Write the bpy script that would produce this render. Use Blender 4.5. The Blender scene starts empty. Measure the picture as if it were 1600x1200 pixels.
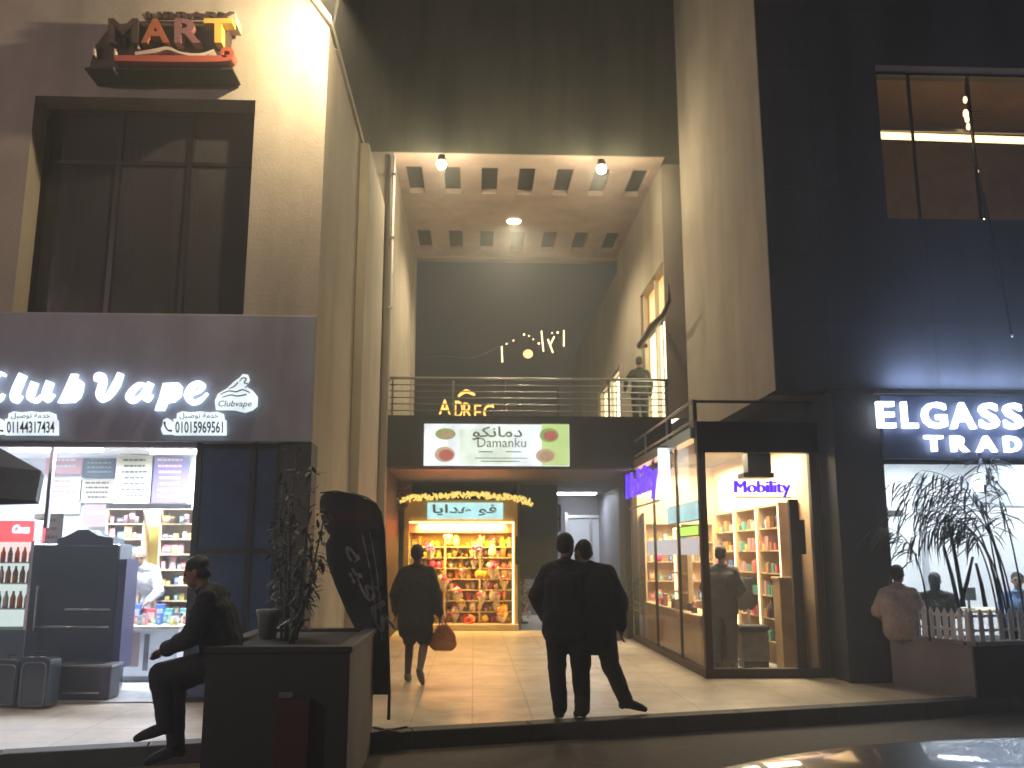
import bpy, bmesh, math, random
from mathutils import Vector, Matrix, noise
R = math.radians
rnd = random.Random(7)
scene = bpy.context.scene
col = scene.collection

# ------------------------------------------------------------------ camera
CAM = Vector((0, 0, 1.6)); F = 1400.0; TH = R(2.41); PH = R(10.8)
cd = bpy.data.cameras.new('camera'); cam = bpy.data.objects.new('camera', cd); col.objects.link(cam)
cam.location = CAM; cam.rotation_euler = (math.pi/2 + PH, 0, -TH)
cd.sensor_width = 36; cd.lens = 36*F/1600; cd.clip_start = .05; cd.clip_end = 500
scene.camera = cam
cd.dof.use_dof = True; cd.dof.focus_distance = 4.5; cd.dof.aperture_fstop = 4.5      # the phone's soft focus
_d = Vector((math.cos(PH)*math.sin(TH), math.cos(PH)*math.cos(TH), math.sin(PH)))
_r = Vector((math.cos(TH), -math.sin(TH), 0)); _u = _r.cross(_d)
def ray(px, py): return _d + _r*((px-800)/F) - _u*((py-600)/F)
def at(px, py, Y): v = ray(px, py); return CAM + v*(Y/v.y)            # point of the photograph at a known depth
def atx(px, py, X): v = ray(px, py); return CAM + v*(X/v.x)
def atz(px, py, z=0): v = ray(px, py); return CAM + v*((z-CAM.z)/v.z)

# ------------------------------------------------------------------ world, exposure
w = bpy.data.worlds.new('World'); scene.world = w; w.use_nodes = True
nt = w.node_tree; bg = nt.nodes['Background']
sky = nt.nodes.new('ShaderNodeTexSky'); sky.sky_type = 'NISHITA'; sky.sun_disc = False
sky.sun_elevation = R(-2.5); sky.sun_rotation = R(200); sky.dust_density = 4
hs = nt.nodes.new('ShaderNodeHueSaturation'); hs.inputs['Saturation'].default_value = .25
nt.links.new(sky.outputs[0], hs.inputs['Color']); nt.links.new(hs.outputs[0], bg.inputs[0])
bg.inputs[1].default_value = .12
vs = scene.view_settings; vs.view_transform = 'Standard'; vs.look = 'None'; vs.gamma = 1; vs.exposure = 1.5
cy = scene.cycles
cy.use_denoising = True
try: cy.denoiser = 'OPENIMAGEDENOISE'
except Exception: pass
cy.max_bounces = 8; cy.transparent_max_bounces = 16; cy.sample_clamp_indirect = 6; cy.caustics_reflective = False; cy.caustics_refractive = False

# ------------------------------------------------------------------ materials
M = {}
def mat(name, c, rough=.6, metal=0, var=.0, scale=6, bump=0, bscale=40, emit=None, es=0, coat=0, spec=.5):
    m = bpy.data.materials.new(name); m.use_nodes = True; n = m.node_tree; b = n.nodes['Principled BSDF']
    c = tuple(c)+(1,) if len(c) == 3 else c
    b.inputs['Base Color'].default_value = c; b.inputs['Roughness'].default_value = rough
    b.inputs['Metallic'].default_value = metal; b.inputs['Coat Weight'].default_value = coat
    b.inputs['Specular IOR Level'].default_value = spec
    if emit: b.inputs['Emission Color'].default_value = tuple(emit)+(1,); b.inputs['Emission Strength'].default_value = es
    if var or bump:
        tc = n.nodes.new('ShaderNodeTexCoord')
    if var:
        t = n.nodes.new('ShaderNodeTexNoise'); t.inputs['Scale'].default_value = scale; t.inputs['Detail'].default_value = 6; t.inputs['Roughness'].default_value = .65
        n.links.new(tc.outputs['Object'], t.inputs['Vector'])
        rp = n.nodes.new('ShaderNodeValToRGB'); rp.color_ramp.elements[0].position = .3; rp.color_ramp.elements[1].position = .7
        rp.color_ramp.elements[0].color = tuple(x*(1-var) for x in c[:3])+(1,)
        rp.color_ramp.elements[1].color = tuple(min(1, x*(1+var*.6)) for x in c[:3])+(1,)
        n.links.new(t.outputs['Fac'], rp.inputs['Fac']); n.links.new(rp.outputs[0], b.inputs['Base Color'])
        mr = n.nodes.new('ShaderNodeMapRange'); mr.inputs['To Min'].default_value = max(.02, rough-.12); mr.inputs['To Max'].default_value = min(1, rough+.12)
        n.links.new(t.outputs['Fac'], mr.inputs['Value']); n.links.new(mr.outputs[0], b.inputs['Roughness'])
    if bump:
        t2 = n.nodes.new('ShaderNodeTexNoise'); t2.inputs['Scale'].default_value = bscale; t2.inputs['Detail'].default_value = 8
        n.links.new(tc.outputs['Object'], t2.inputs['Vector'])
        bp = n.nodes.new('ShaderNodeBump'); bp.inputs['Strength'].default_value = bump; bp.inputs['Distance'].default_value = .02
        n.links.new(t2.outputs['Fac'], bp.inputs['Height']); n.links.new(bp.outputs[0], b.inputs['Normal'])
    M[name] = m
    return m
def glow(name, c, s):
    m = mat(name, (.6, .6, .6), .5, emit=c, es=s)
    if name.startswith('lightbox') or name.startswith('letter_white'):
        n = m.node_tree; tc = n.nodes.new('ShaderNodeTexCoord'); t = n.nodes.new('ShaderNodeTexNoise'); t.inputs['Scale'].default_value = 3.5; t.inputs['Detail'].default_value = 4; mr = n.nodes.new('ShaderNodeMapRange')
        mr.inputs['From Min'].default_value = .3; mr.inputs['From Max'].default_value = .7; mr.inputs['To Min'].default_value = s*.72; mr.inputs['To Max'].default_value = s*1.15
        n.links.new(tc.outputs['Object'], t.inputs['Vector']); n.links.new(t.outputs['Fac'], mr.inputs['Value']); n.links.new(mr.outputs[0], n.nodes['Principled BSDF'].inputs['Emission Strength'])
    return m
def glass(name, tint=(1, 1, 1), refl=.12, rough=.02):
    m = bpy.data.materials.new(name); m.use_nodes = True; n = m.node_tree; n.nodes.clear()
    o = n.nodes.new('ShaderNodeOutputMaterial'); t = n.nodes.new('ShaderNodeBsdfTransparent'); g = n.nodes.new('ShaderNodeBsdfGlossy')
    t.inputs[0].default_value = tuple(tint)+(1,); g.inputs['Roughness'].default_value = rough
    lw = n.nodes.new('ShaderNodeLayerWeight'); lw.inputs[0].default_value = .5
    mp = n.nodes.new('ShaderNodeMapRange'); mp.inputs['From Min'].default_value = .5; mp.inputs['To Min'].default_value = refl*.4; mp.inputs['To Max'].default_value = refl*2.2
    mx = n.nodes.new('ShaderNodeMixShader'); n.links.new(lw.outputs['Facing'], mp.inputs[0]); n.links.new(mp.outputs[0], mx.inputs[0]); n.links.new(t.outputs[0], mx.inputs[1]); n.links.new(g.outputs[0], mx.inputs[2])
    n.links.new(mx.outputs[0], o.inputs[0]); M[name] = m
    return m
def tiles(name, c, rough, size, var=.1, line=.55, lw=.012, offset=0):
    """stone floor slabs with joints, world scale"""
    m = mat(name, c, rough); n = m.node_tree; b = n.nodes['Principled BSDF']
    tc = n.nodes.new('ShaderNodeTexCoord'); br = n.nodes.new('ShaderNodeTexBrick'); br.offset = offset
    br.inputs['Scale'].default_value = 1; br.inputs['Brick Width'].default_value = size; br.inputs['Row Height'].default_value = size
    br.inputs['Mortar Size'].default_value = lw; br.inputs['Mortar Smooth'].default_value = .2; br.inputs['Bias'].default_value = 0
    br.inputs['Color1'].default_value = tuple(x*(1-var) for x in c)+(1,); br.inputs['Color2'].default_value = tuple(x*(1+var) for x in c)+(1,)
    br.inputs['Mortar'].default_value = tuple(x*line for x in c)+(1,)
    n.links.new(tc.outputs['Object'], br.inputs['Vector'])
    t = n.nodes.new('ShaderNodeTexNoise'); t.inputs['Scale'].default_value = 1.7; t.inputs['Detail'].default_value = 9; t.inputs['Roughness'].default_value = .7
    n.links.new(tc.outputs['Object'], t.inputs['Vector'])
    mx = n.nodes.new('ShaderNodeMix'); mx.data_type = 'RGBA'; mx.blend_type = 'MULTIPLY'; mx.inputs[0].default_value = .55
    rp = n.nodes.new('ShaderNodeValToRGB'); rp.color_ramp.elements[0].position = .34; rp.color_ramp.elements[0].color = (.34, .31, .29, 1); rp.color_ramp.elements[1].position = .62
    n.links.new(t.outputs['Fac'], rp.inputs[0]); n.links.new(br.outputs['Color'], mx.inputs[6]); n.links.new(rp.outputs[0], mx.inputs[7]); n.links.new(mx.outputs[2], b.inputs['Base Color'])
    vo = n.nodes.new('ShaderNodeTexVoronoi'); vo.inputs['Scale'].default_value = 2.3; n.links.new(tc.outputs['Object'], vo.inputs['Vector'])
    sr = n.nodes.new('ShaderNodeValToRGB'); sr.color_ramp.elements[0].position = .045; sr.color_ramp.elements[0].color = (.35, .33, .32, 1); sr.color_ramp.elements[1].position = .065
    m3 = n.nodes.new('ShaderNodeMix'); m3.data_type = 'RGBA'; m3.blend_type = 'MULTIPLY'; m3.inputs[0].default_value = .8 if size and lw > .007 else 0
    n.links.new(vo.outputs['Distance'], sr.inputs[0]); n.links.new(mx.outputs[2], m3.inputs[6]); n.links.new(sr.outputs[0], m3.inputs[7]); n.links.new(m3.outputs[2], b.inputs['Base Color'])
    mr = n.nodes.new('ShaderNodeMapRange'); mr.inputs['To Min'].default_value = rough+.2; mr.inputs['To Max'].default_value = max(.05, rough-.12)
    n.links.new(t.outputs['Fac'], mr.inputs['Value']); n.links.new(mr.outputs[0], b.inputs['Roughness'])
    return m

def streak(name, amt=.35, sx=.9, sz=.16):
    n = M[name].node_tree; b = n.nodes['Principled BSDF']; src = b.inputs['Base Color'].links[0].from_socket
    tc = n.nodes.new('ShaderNodeTexCoord'); mp = n.nodes.new('ShaderNodeMapping'); mp.inputs['Scale'].default_value = (sx, sx, sz)
    t = n.nodes.new('ShaderNodeTexNoise'); t.inputs['Scale'].default_value = 1.6; t.inputs['Detail'].default_value = 7; t.inputs['Roughness'].default_value = .6; t.inputs['Distortion'].default_value = .3
    n.links.new(tc.outputs['Object'], mp.inputs[0]); n.links.new(mp.outputs[0], t.inputs['Vector'])
    rp = n.nodes.new('ShaderNodeValToRGB'); rp.color_ramp.elements[0].position = .36; rp.color_ramp.elements[0].color = (1-amt, 1-amt, 1-amt*1.1, 1); rp.color_ramp.elements[1].position = .58
    mx = n.nodes.new('ShaderNodeMix'); mx.data_type = 'RGBA'; mx.blend_type = 'MULTIPLY'; mx.inputs[0].default_value = 1
    n.links.new(t.outputs['Fac'], rp.inputs[0]); n.links.new(src, mx.inputs[6]); n.links.new(rp.outputs[0], mx.inputs[7]); n.links.new(mx.outputs[2], b.inputs['Base Color'])
def joints(name, wd, ht, lw=.006):
    n = M[name].node_tree; b = n.nodes['Principled BSDF']; src = b.inputs['Base Color'].links[0].from_socket
    tc = n.nodes.new('ShaderNodeTexCoord'); sp = n.nodes.new('ShaderNodeSeparateXYZ'); ad = n.nodes.new('ShaderNodeMath'); cb = n.nodes.new('ShaderNodeCombineXYZ')
    n.links.new(tc.outputs['Object'], sp.inputs[0]); n.links.new(sp.outputs[0], ad.inputs[0]); n.links.new(sp.outputs[1], ad.inputs[1]); n.links.new(ad.outputs[0], cb.inputs[0]); n.links.new(sp.outputs[2], cb.inputs[1])
    br = n.nodes.new('ShaderNodeTexBrick'); br.offset = 0; br.inputs['Scale'].default_value = 1; br.inputs['Brick Width'].default_value = wd; br.inputs['Row Height'].default_value = ht; br.inputs['Mortar Size'].default_value = lw
    br.inputs['Color1'].default_value = (1, 1, 1, 1); br.inputs['Color2'].default_value = (.8, .8, .8, 1); br.inputs['Mortar'].default_value = (.3, .3, .3, 1); n.links.new(cb.outputs[0], br.inputs['Vector'])
    mx = n.nodes.new('ShaderNodeMix'); mx.data_type = 'RGBA'; mx.blend_type = 'MULTIPLY'; mx.inputs[0].default_value = 1
    n.links.new(src, mx.inputs[6]); n.links.new(br.outputs[0], mx.inputs[7]); n.links.new(mx.outputs[2], b.inputs['Base Color'])
mat('plaster_left', (.385, .345, .285), .85, var=.16, scale=1.3, bump=.25, bscale=30)
mat('plaster_gate', (.40, .355, .295), .85, var=.14, scale=1.1, bump=.25, bscale=30)
mat('plaster_soffit', (.60, .48, .42), .85, var=.1, scale=2, bump=.2, bscale=30)
for k_ in ('plaster_left', 'plaster_gate', 'plaster_soffit'): streak(k_, .20)
mat('cladding_dark', (.030, .031, .036), .62, var=.25, scale=2, bump=.1)
mat('cladding_right', (.062, .063, .070), .6, var=.25, scale=.9, bump=.2); streak('cladding_right', .5); joints('cladding_right', 1.5, .95)
mat('fascia_left', (.27, .29, .36), .55, var=.12, scale=2); streak('fascia_left', .25)
mat('fascia_right', (.05, .07, .16), .45, var=.12, scale=2)
mat('black', (.010, .010, .011), .5)
mat('black_metal', (.014, .013, .013), .38, metal=.4)
mat('bronze_metal', (.045, .026, .017), .6, metal=.2)
mat('steel', (.55, .55, .56), .28, metal=1)
mat('grey_metal', (.25, .25, .26), .4, metal=.7)
mat('aluminium', (.6, .6, .62), .35, metal=.9)
mat('white', (.78, .78, .78), .55, var=.05, scale=3)
mat('shop_white', (.74, .76, .78), .5, var=.05, scale=2)
mat('shop_grey', (.40, .43, .46), .5)
mat('cream', (.58, .51, .40), .6, var=.08, scale=3)
mat('wood', (.42, .27, .14), .5, var=.25, scale=5)
mat('wood_light', (.60, .44, .26), .5, var=.2, scale=5)
mat('navy', (.025, .045, .070), .25, coat=.5)
mat('navy_panel', (.035, .065, .15), .12, var=.3, scale=3)
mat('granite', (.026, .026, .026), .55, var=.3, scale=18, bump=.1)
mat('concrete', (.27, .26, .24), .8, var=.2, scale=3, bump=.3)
mat('granite_lit_side', (.28, .23, .18), .8, var=.2, scale=4, bump=.3)
mat('kerb_stone', (.075, .068, .060), .75, var=.3, scale=5, bump=.3)
mat('asphalt', (.095, .075, .058), .8, var=.35, scale=9, bump=.6, bscale=160)
tiles('plaza_tiles', (.60, .52, .42), .36, .6, .06, .6, .008)
tiles('shop_tiles', (.62, .62, .63), .2, .6, .03, .7, .006)
mat('red', (.28, .02, .02), .5)
mat('dark_red', (.05, .008, .012), .5)
mat('flag_cloth', (.020, .020, .023), .8, bump=.06, bscale=12)
mat('flag_print', (.30, .30, .30), .8)
mat('flag_red', (.07, .014, .018), .8)
mat('soil', (.03, .02, .013), .95, var=.3)
mat('leaf_dark', (.022, .035, .016), .5, var=.4, scale=12)
mat('leaf_palm', (.020, .032, .026), .5, var=.3, scale=12)
mat('leaf_green', (.05, .10, .03), .5, var=.4, scale=12)
mat('stem', (.05, .055, .03), .6)
mat('car_paint', (.060, .055, .060), .36, metal=.5, coat=.6, var=.2, scale=30)
mat('car_glass', (.01, .011, .012), .05)
mat('rubber', (.012, .012, .012), .8)
mat('headlight', (.6, .6, .62), .1, metal=.5)
glass('clear_glass', (.97, .98, .98), .10)
mat('tinted_glass', (.055, .053, .058), .05, spec=.35, var=.3, scale=1.5)
M['tinted_glass'].node_tree.nodes['Principled BSDF'].inputs['Alpha'].default_value = .72
glass('dark_glass', (.30, .36, .46), .2, .05)
glow('lamp_warm', (1, .86, .52), 34)
glow('lamp_down', (1, .84, .5), 22)
glow('tube_white', (.86, .94, 1), 7)
glow('tube_warm', (1, .62, .26), 1.8)
glow('strip_yellow', (1, .72, .22), 2.6)
glow('strip_warm', (1, .70, .32), 1.6)
glow('letter_white', (.72, .86, 1), 1.1)
glow('letter_white_right', (.84, .93, 1), 2.2)
glow('letter_purple', (.10, .025, 1), .55)
bpy.data.materials['letter_purple'].node_tree.nodes['Principled BSDF'].inputs['Base Color'].default_value = (.05, .02, .4, 1)
glow('letter_yellow', (1, .50, .06), .75)
glow('lightbox_white', (.66, .78, .84), .50)
glow('lightbox_pale', (.60, .76, .68), .45)
glow('lightbox_green', (.45, .72, .22), .36)
glow('lightbox_blue', (.38, .85, .92), .42)
glow('lightbox_cold', (.72, .92, 1), .6)
glow('lit_window', (1, .82, .42), .9)
glow('lit_window_bright', (1, .88, .58), 1.5)
glow('lit_window_orange', (1, .55, .16), .42)
glow('orange_lantern', (1, .38, .12), 1.6)
glow('cooler_red', (1, .05, .07), .4)
glow('cooler_white', (.8, .95, .9), .3)
glow('green_screen', (.30, .8, .03), .8)
mat('print_dark', (.06, .07, .07), .6)
mat('print_grey', (.30, .36, .36), .6)
mat('print_pink', (.62, .34, .36), .6)
mat('print_teal', (.07, .11, .14), .6)
mat('print_cream', (.46, .45, .33), .6)
mat('print_purple', (.10, .075, .20), .6)
mat('print_mauve', (.36, .25, .25), .6)
mat('print_olive', (.19, .20, .16), .6)
mat('print_yellow', (.66, .52, .10), .6)
mat('skin', (.28, .16, .10), .5, var=.1, scale=20)
mat('skin_dark', (.11, .06, .04), .5, var=.1, scale=20)
mat('hair_black', (.008, .007, .007), .55, bump=.8, bscale=90)
mat('hair_grey', (.35, .33, .32), .6, bump=.8, bscale=90)
mat('eye', (.01, .008, .008), .2)
def cloth(name, c): return mat(name, c, .85, var=.35, scale=9, bump=.6, bscale=38)
cloth('cloth_navy', (.012, .013, .020)); cloth('cloth_black', (.010, .010, .010)); cloth('cloth_char', (.020, .020, .020))
cloth('cloth_brown', (.035, .028, .016)); cloth('cloth_white', (.62, .62, .62)); cloth('cloth_grey', (.17, .16, .16)); cloth('cloth_tan', (.50, .41, .34))
cloth('curtain_grey', (.05, .05, .05)); cloth('cloth_blue', (.16, .30, .55)); cloth('cloth_olive', (.025, .027, .022)); cloth('cloth_jean', (.03, .035, .05)); cloth('bag_orange', (.42, .17, .06))
cloth('shoe_dark', (.015, .014, .014)); cloth('shoe_grey', (.14, .14, .12)); cloth('canvas_dark', (.05, .05, .055))

# ------------------------------------------------------------------ mesh builder
def _text_raw(s, bold):
    cu = bpy.data.curves.new('t', 'FONT'); cu.body = s; cu.size = 1; cu.offset = bold; cu.resolution_u = 3
    o = bpy.data.objects.new('t', cu); col.objects.link(o)
    dg = bpy.context.evaluated_depsgraph_get(); me = bpy.data.meshes.new_from_object(o.evaluated_get(dg))
    vs_ = [tuple(v.co) for v in me.vertices]; fs = [tuple(p.vertices) for p in me.polygons]
    bpy.data.objects.remove(o); bpy.data.curves.remove(cu); bpy.data.meshes.remove(me)
    return vs_, fs
class MB:
    def __init__(s): s.v = []; s.f = []; s.mi = []; s.cur = 0
    def add(s, v, f):
        o = len(s.v); s.v += [tuple(p) for p in v]; s.f += [tuple(i+o for i in q) for q in f]; s.mi += [s.cur]*len(f); return s
    def m(s, i): s.cur = i; return s
    def box(s, x0, x1, y0, y1, z0, z1):
        x0, x1 = sorted((x0, x1)); y0, y1 = sorted((y0, y1)); z0, z1 = sorted((z0, z1))
        v = [(x, y, z) for z in (z0, z1) for y in (y0, y1) for x in (x0, x1)]
        return s.add(v, [(0, 2, 3, 1), (4, 5, 7, 6), (0, 1, 5, 4), (2, 6, 7, 3), (0, 4, 6, 2), (1, 3, 7, 5)])
    def pxbox(s, px0, px1, py0, py1, Y, depth):
        a = at(px0, py0, Y); b = at(px1, py1, Y); return s.box(a.x, b.x, Y, Y+depth, b.z, a.z)
    def bar(s, a, b, wd, h=None):
        a = Vector(a); b = Vector(b); h = h or wd; d = (b-a).normalized()
        up = Vector((0, 0, 1)) if abs(d.z) < .95 else Vector((0, 1, 0)); sd = d.cross(up).normalized(); up = sd.cross(d)
        v = [p+sd*i*wd/2+up*j*h/2 for p in (a, b) for j in (-1, 1) for i in (-1, 1)]
        return s.add(v, [(0, 1, 3, 2), (4, 6, 7, 5), (0, 4, 5, 1), (2, 3, 7, 6), (0, 2, 6, 4), (1, 5, 7, 3)])
    def tube(s, pts, r, n=8, caps=True):
        pts = [Vector(p) for p in pts]; rs = r if isinstance(r, (list, tuple)) else [r]*len(pts)
        v = []; f = []; ref = None
        for i, p in enumerate(pts):
            d = (pts[min(i+1, len(pts)-1)]-pts[max(i-1, 0)]).normalized()
            if ref is None: ref = Vector((1, 0, 0)) if abs(d.x) < .8 else Vector((0, 1, 0))
            a = (ref-d*ref.dot(d)).normalized(); ref = a; b = d.cross(a)
            for k in range(n):
                t = 2*math.pi*k/n; v.append(p+a*math.cos(t)*rs[i]+b*math.sin(t)*rs[i])
        for i in range(len(pts)-1):
            for k in range(n): f.append((i*n+k, i*n+(k+1) % n, (i+1)*n+(k+1) % n, (i+1)*n+k))
        if caps: f.append(tuple(range(n))[::-1]); f.append(tuple((len(pts)-1)*n+k for k in range(n)))
        return s.add(v, f)
    def lathe(s, c, prof, n=16):
        c = Vector(c); v = []; f = []
        for (r, z) in prof:
            for k in range(n): t = 2*math.pi*k/n; v.append(c+Vector((r*math.cos(t), r*math.sin(t), z)))
        for i in range(len(prof)-1):
            for k in range(n): f.append((i*n+k, i*n+(k+1) % n, (i+1)*n+(k+1) % n, (i+1)*n+k))
        f.append(tuple(range(n))[::-1]); f.append(tuple((len(prof)-1)*n+k for k in range(n)))
        return s.add(v, f)
    def ell(s, c, r, rot=None, n=14, m=9):
        c = Vector(c); v = []; f = []
        for j in range(m+1):
            p = math.pi*j/m
            for k in range(n):
                t = 2*math.pi*k/n; q = Vector((r[0]*math.sin(p)*math.cos(t), r[1]*math.sin(p)*math.sin(t), r[2]*math.cos(p)))
                v.append(c+(rot @ q if rot else q))
        for j in range(m):
            for k in range(n): f.append((j*n+k, (j+1)*n+k, (j+1)*n+(k+1) % n, j*n+(k+1) % n))
        return s.add(v, f)
    def caps(s, a, ra, b, rb, n=12):
        a = Vector(a); b = Vector(b); s.ell(a, (ra,)*3, n=n, m=6); s.ell(b, (rb,)*3, n=n, m=6)
        return s.tube([a, b], [ra, rb], n)
    def prism(s, poly, fn, w0, w1):
        """2-D polygon extruded; fn(u, v, w) -> world"""
        n = len(poly); v = [fn(u, q, w0) for u, q in poly]+[fn(u, q, w1) for u, q in poly]
        f = [tuple(range(n)), tuple(range(2*n-1, n-1, -1))]+[(i, i+n, (i+1) % n+n, (i+1) % n) for i in range(n)]
        return s.add(v, f)
    def stroke(s, pts, wds, fn, w0, w1, sub=3):
        P = [Vector((p[0], p[1])) for p in pts]; Q = []; W = []
        for i in range(len(P)-1):
            p0 = P[max(i-1, 0)]; p1 = P[i]; p2 = P[i+1]; p3 = P[min(i+2, len(P)-1)]
            for k in range(sub):
                t = k/sub
                Q.append(.5*((2*p1)+(p2-p0)*t+(2*p0-5*p1+4*p2-p3)*t*t+(3*p1-p0-3*p2+p3)*t**3)); W.append(wds[i]*(1-t)+wds[i+1]*t)
        Q.append(P[-1]); W.append(wds[-1]); L = []; Rr = []
        for i, q in enumerate(Q):
            d = (Q[min(i+1, len(Q)-1)]-Q[max(i-1, 0)]).normalized(); nn = Vector((-d.y, d.x)); L.append(q+nn*W[i]/2); Rr.append(q-nn*W[i]/2)
        v = []; f = []
        for a, b in zip(L, Rr): v += [fn(a.x, a.y, w0), fn(b.x, b.y, w0), fn(a.x, a.y, w1), fn(b.x, b.y, w1)]
        for i in range(len(Q)-1):
            o = i*4; f += [(o, o+1, o+5, o+4), (o+2, o+6, o+7, o+3), (o, o+4, o+6, o+2), (o+1, o+3, o+7, o+5)]
        e = (len(Q)-1)*4; f += [(0, 2, 3, 1), (e, e+1, e+3, e+2)]
        return s.add(v, f)
    def text(s, st, fn, w0, w1, bold=.02, fit=True):
        """text fitted to the unit square, extruded from w0 to w1 along fn's third argument"""
        v, f = _text_raw(st, bold)
        if not v: return s
        xs = [p[0] for p in v]; ys = [p[1] for p in v]; x0, x1, y0, y1 = min(xs), max(xs), min(ys), max(ys)
        U = [((p[0]-x0)/(x1-x0), (p[1]-y0)/(y1-y0)) for p in v]; n = len(U)
        cnt = {}
        for q in f:
            for i in range(len(q)):
                e = (q[i], q[(i+1) % len(q)]); cnt[tuple(sorted(e))] = cnt.get(tuple(sorted(e)), 0)+1
        vv = [fn(a, b, w0) for a, b in U]+[fn(a, b, w1) for a, b in U]
        ff = [q for q in f]+[tuple(i+n for i in q[::-1]) for q in f]+[(a, b, b+n, a+n) for (a, b), c in cnt.items() if c == 1]
        return s.add(vv, ff)
    def build(s, name, mt, parent=None, smooth=False, bevel=0, local=False, recalc=True):
        me = bpy.data.meshes.new(name); me.from_pydata([tuple(p) for p in s.v], [], s.f)
        mts = mt if isinstance(mt, (list, tuple)) else [mt]
        for m_ in mts: me.materials.append(M[m_])
        me.polygons.foreach_set('material_index', s.mi)
        if recalc:
            b = bmesh.new(); b.from_mesh(me); bmesh.ops.recalc_face_normals(b, faces=b.faces); b.to_mesh(me); b.free()
        if smooth: me.polygons.foreach_set('use_smooth', [True]*len(me.polygons))
        me.update(); o = bpy.data.objects.new(name, me); col.objects.link(o)
        if bevel:
            bv = o.modifiers.new('b', 'BEVEL'); bv.width = bevel; bv.segments = 2; bv.limit_method = 'ANGLE'
        if parent is not None:
            o.parent = parent
            if parent.type == 'EMPTY' and not local: o.matrix_parent_inverse = Matrix.Translation(-parent.location)
        return o
def tag(o, label, cat, group=None, kind=None):
    o['label'] = label; o['category'] = cat
    if group: o['group'] = group
    if kind: o['kind'] = kind
    return o
def thing(name, label, cat, loc=(0, 0, 0), rz=0, group=None):
    o = bpy.data.objects.new(name, None); col.objects.link(o); o.location = loc; o.rotation_euler = (0, 0, rz); o.empty_display_size = .2
    return tag(o, label, cat, group)
def copy_thing(o, loc, rz=0, label=None):
    c = o.copy(); col.objects.link(c); c.location = loc; c.rotation_euler = (0, 0, rz)
    if label: c['label'] = label
    for ch in o.children:
        k = ch.copy(); col.objects.link(k); k.parent = c
        for g in ch.children: h = g.copy(); col.objects.link(h); h.parent = k
    return c
def lamp(kind, loc, power, color, parent=None, size=.1, sy=None, rot=None, spot=None, blend=.5, spread=None):
    l = bpy.data.lights.new('light', kind); l.energy = power; l.color = color
    if kind == 'AREA':
        l.size = size
        if sy: l.shape = 'RECTANGLE'; l.size_y = sy
        if spread: l.spread = spread
    else: l.shadow_soft_size = size
    if spot: l.spot_size = spot; l.spot_blend = blend
    o = bpy.data.objects.new('light', l); col.objects.link(o); o.location = loc
    if rot: o.rotation_euler = rot
    if parent: o.parent = parent; o.matrix_parent_inverse = Matrix.Translation(-parent.location)
    return o
def front(x0, x1, z0, z1, Y):            # unit square -> upright plane facing the street, w goes into the depth
    return lambda u, v, w: (x0+(x1-x0)*u, Y+w, z0+(z1-z0)*v)
def pxfront(px0, px1, py0, py1, Y):
    a = at(px0, py0, Y); b = at(px1, py1, Y); return front(a.x, b.x, b.z, a.z, Y)
def pxplane(Y):                           # photo pixels -> upright plane at depth Y
    def fn(u, v, w): p = at(u, v, Y); return (p.x, Y+w, p.z)
    return fn
AR = {'خ': 'ﺧ', 'د': 'ﺪ', 'م': 'ﻣ', 'ة': 'ﺔ', 'ت': 'ﺗ', 'و': 'ﻮ', 'ص': 'ﺻ', 'ي': 'ﻴ', 'ل': 'ﻞ'}
AR_DELIVERY = '\uFEDE\uFEF4\uFEBB\uFEEE\uFE97 \uFE94\uFEE3\uFEAA\uFEA7'   # presentation forms, visual order
AR_FOOD = '\uFEEE\uFEDC\uFEE7\uFE8E\uFEE3\uFEA9'
AR_CAFE = '\uFEEA\uFEF4\uFED3\uFE8E\uFEDB'
AR_TOYS = '\uFE8E\uFEF3\uFE8D\uFEAA\uFEEB'

# ------------------------------------------------------------------ ground
K0 = Vector((-3.86, 7.90, 0)); K1 = Vector((5.72, 10.34, 0)); kd = (K1-K0).normalized(); kn = Vector((-kd.y, kd.x, 0))
def kp(t, off=0, z=0): p = K0+kd*t+kn*off; return (p.x, p.y, z)
g = MB(); g.add([(-44, -20, -.154), (44, -20, -.154), (44, 60, -.154), (-44, 60, -.154)], [(0, 1, 2, 3)])
o = g.build('road', 'asphalt'); o['kind'] = 'structure'
g = MB(); a, b = kp(-40, .22), kp(40, .22)
g.prism([(a[0], a[1]), (b[0], b[1]), (42, 58), (-42, 58)], lambda u, v, w: (u, v, w), -.15, 0)
o = g.build('pavement', 'plaza_tiles'); o['kind'] = 'structure'
g = MB(); n_ = 70
for i in range(n_):
    t0 = -40+i*80/n_; t1 = t0+80/n_-.008
    p = [kp(t0, 0), kp(t1, 0), kp(t1, .218), kp(t0, .218)]
    g.add([(q[0], q[1], z) for z in (-.16, .006) for q in p], [(0, 3, 2, 1), (4, 5, 6, 7), (0, 1, 5, 4), (1, 2, 6, 5), (2, 3, 7, 6), (3, 0, 4, 7)])
o = g.build('kerb', 'kerb_stone', bevel=.012); o['kind'] = 'structure'

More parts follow.
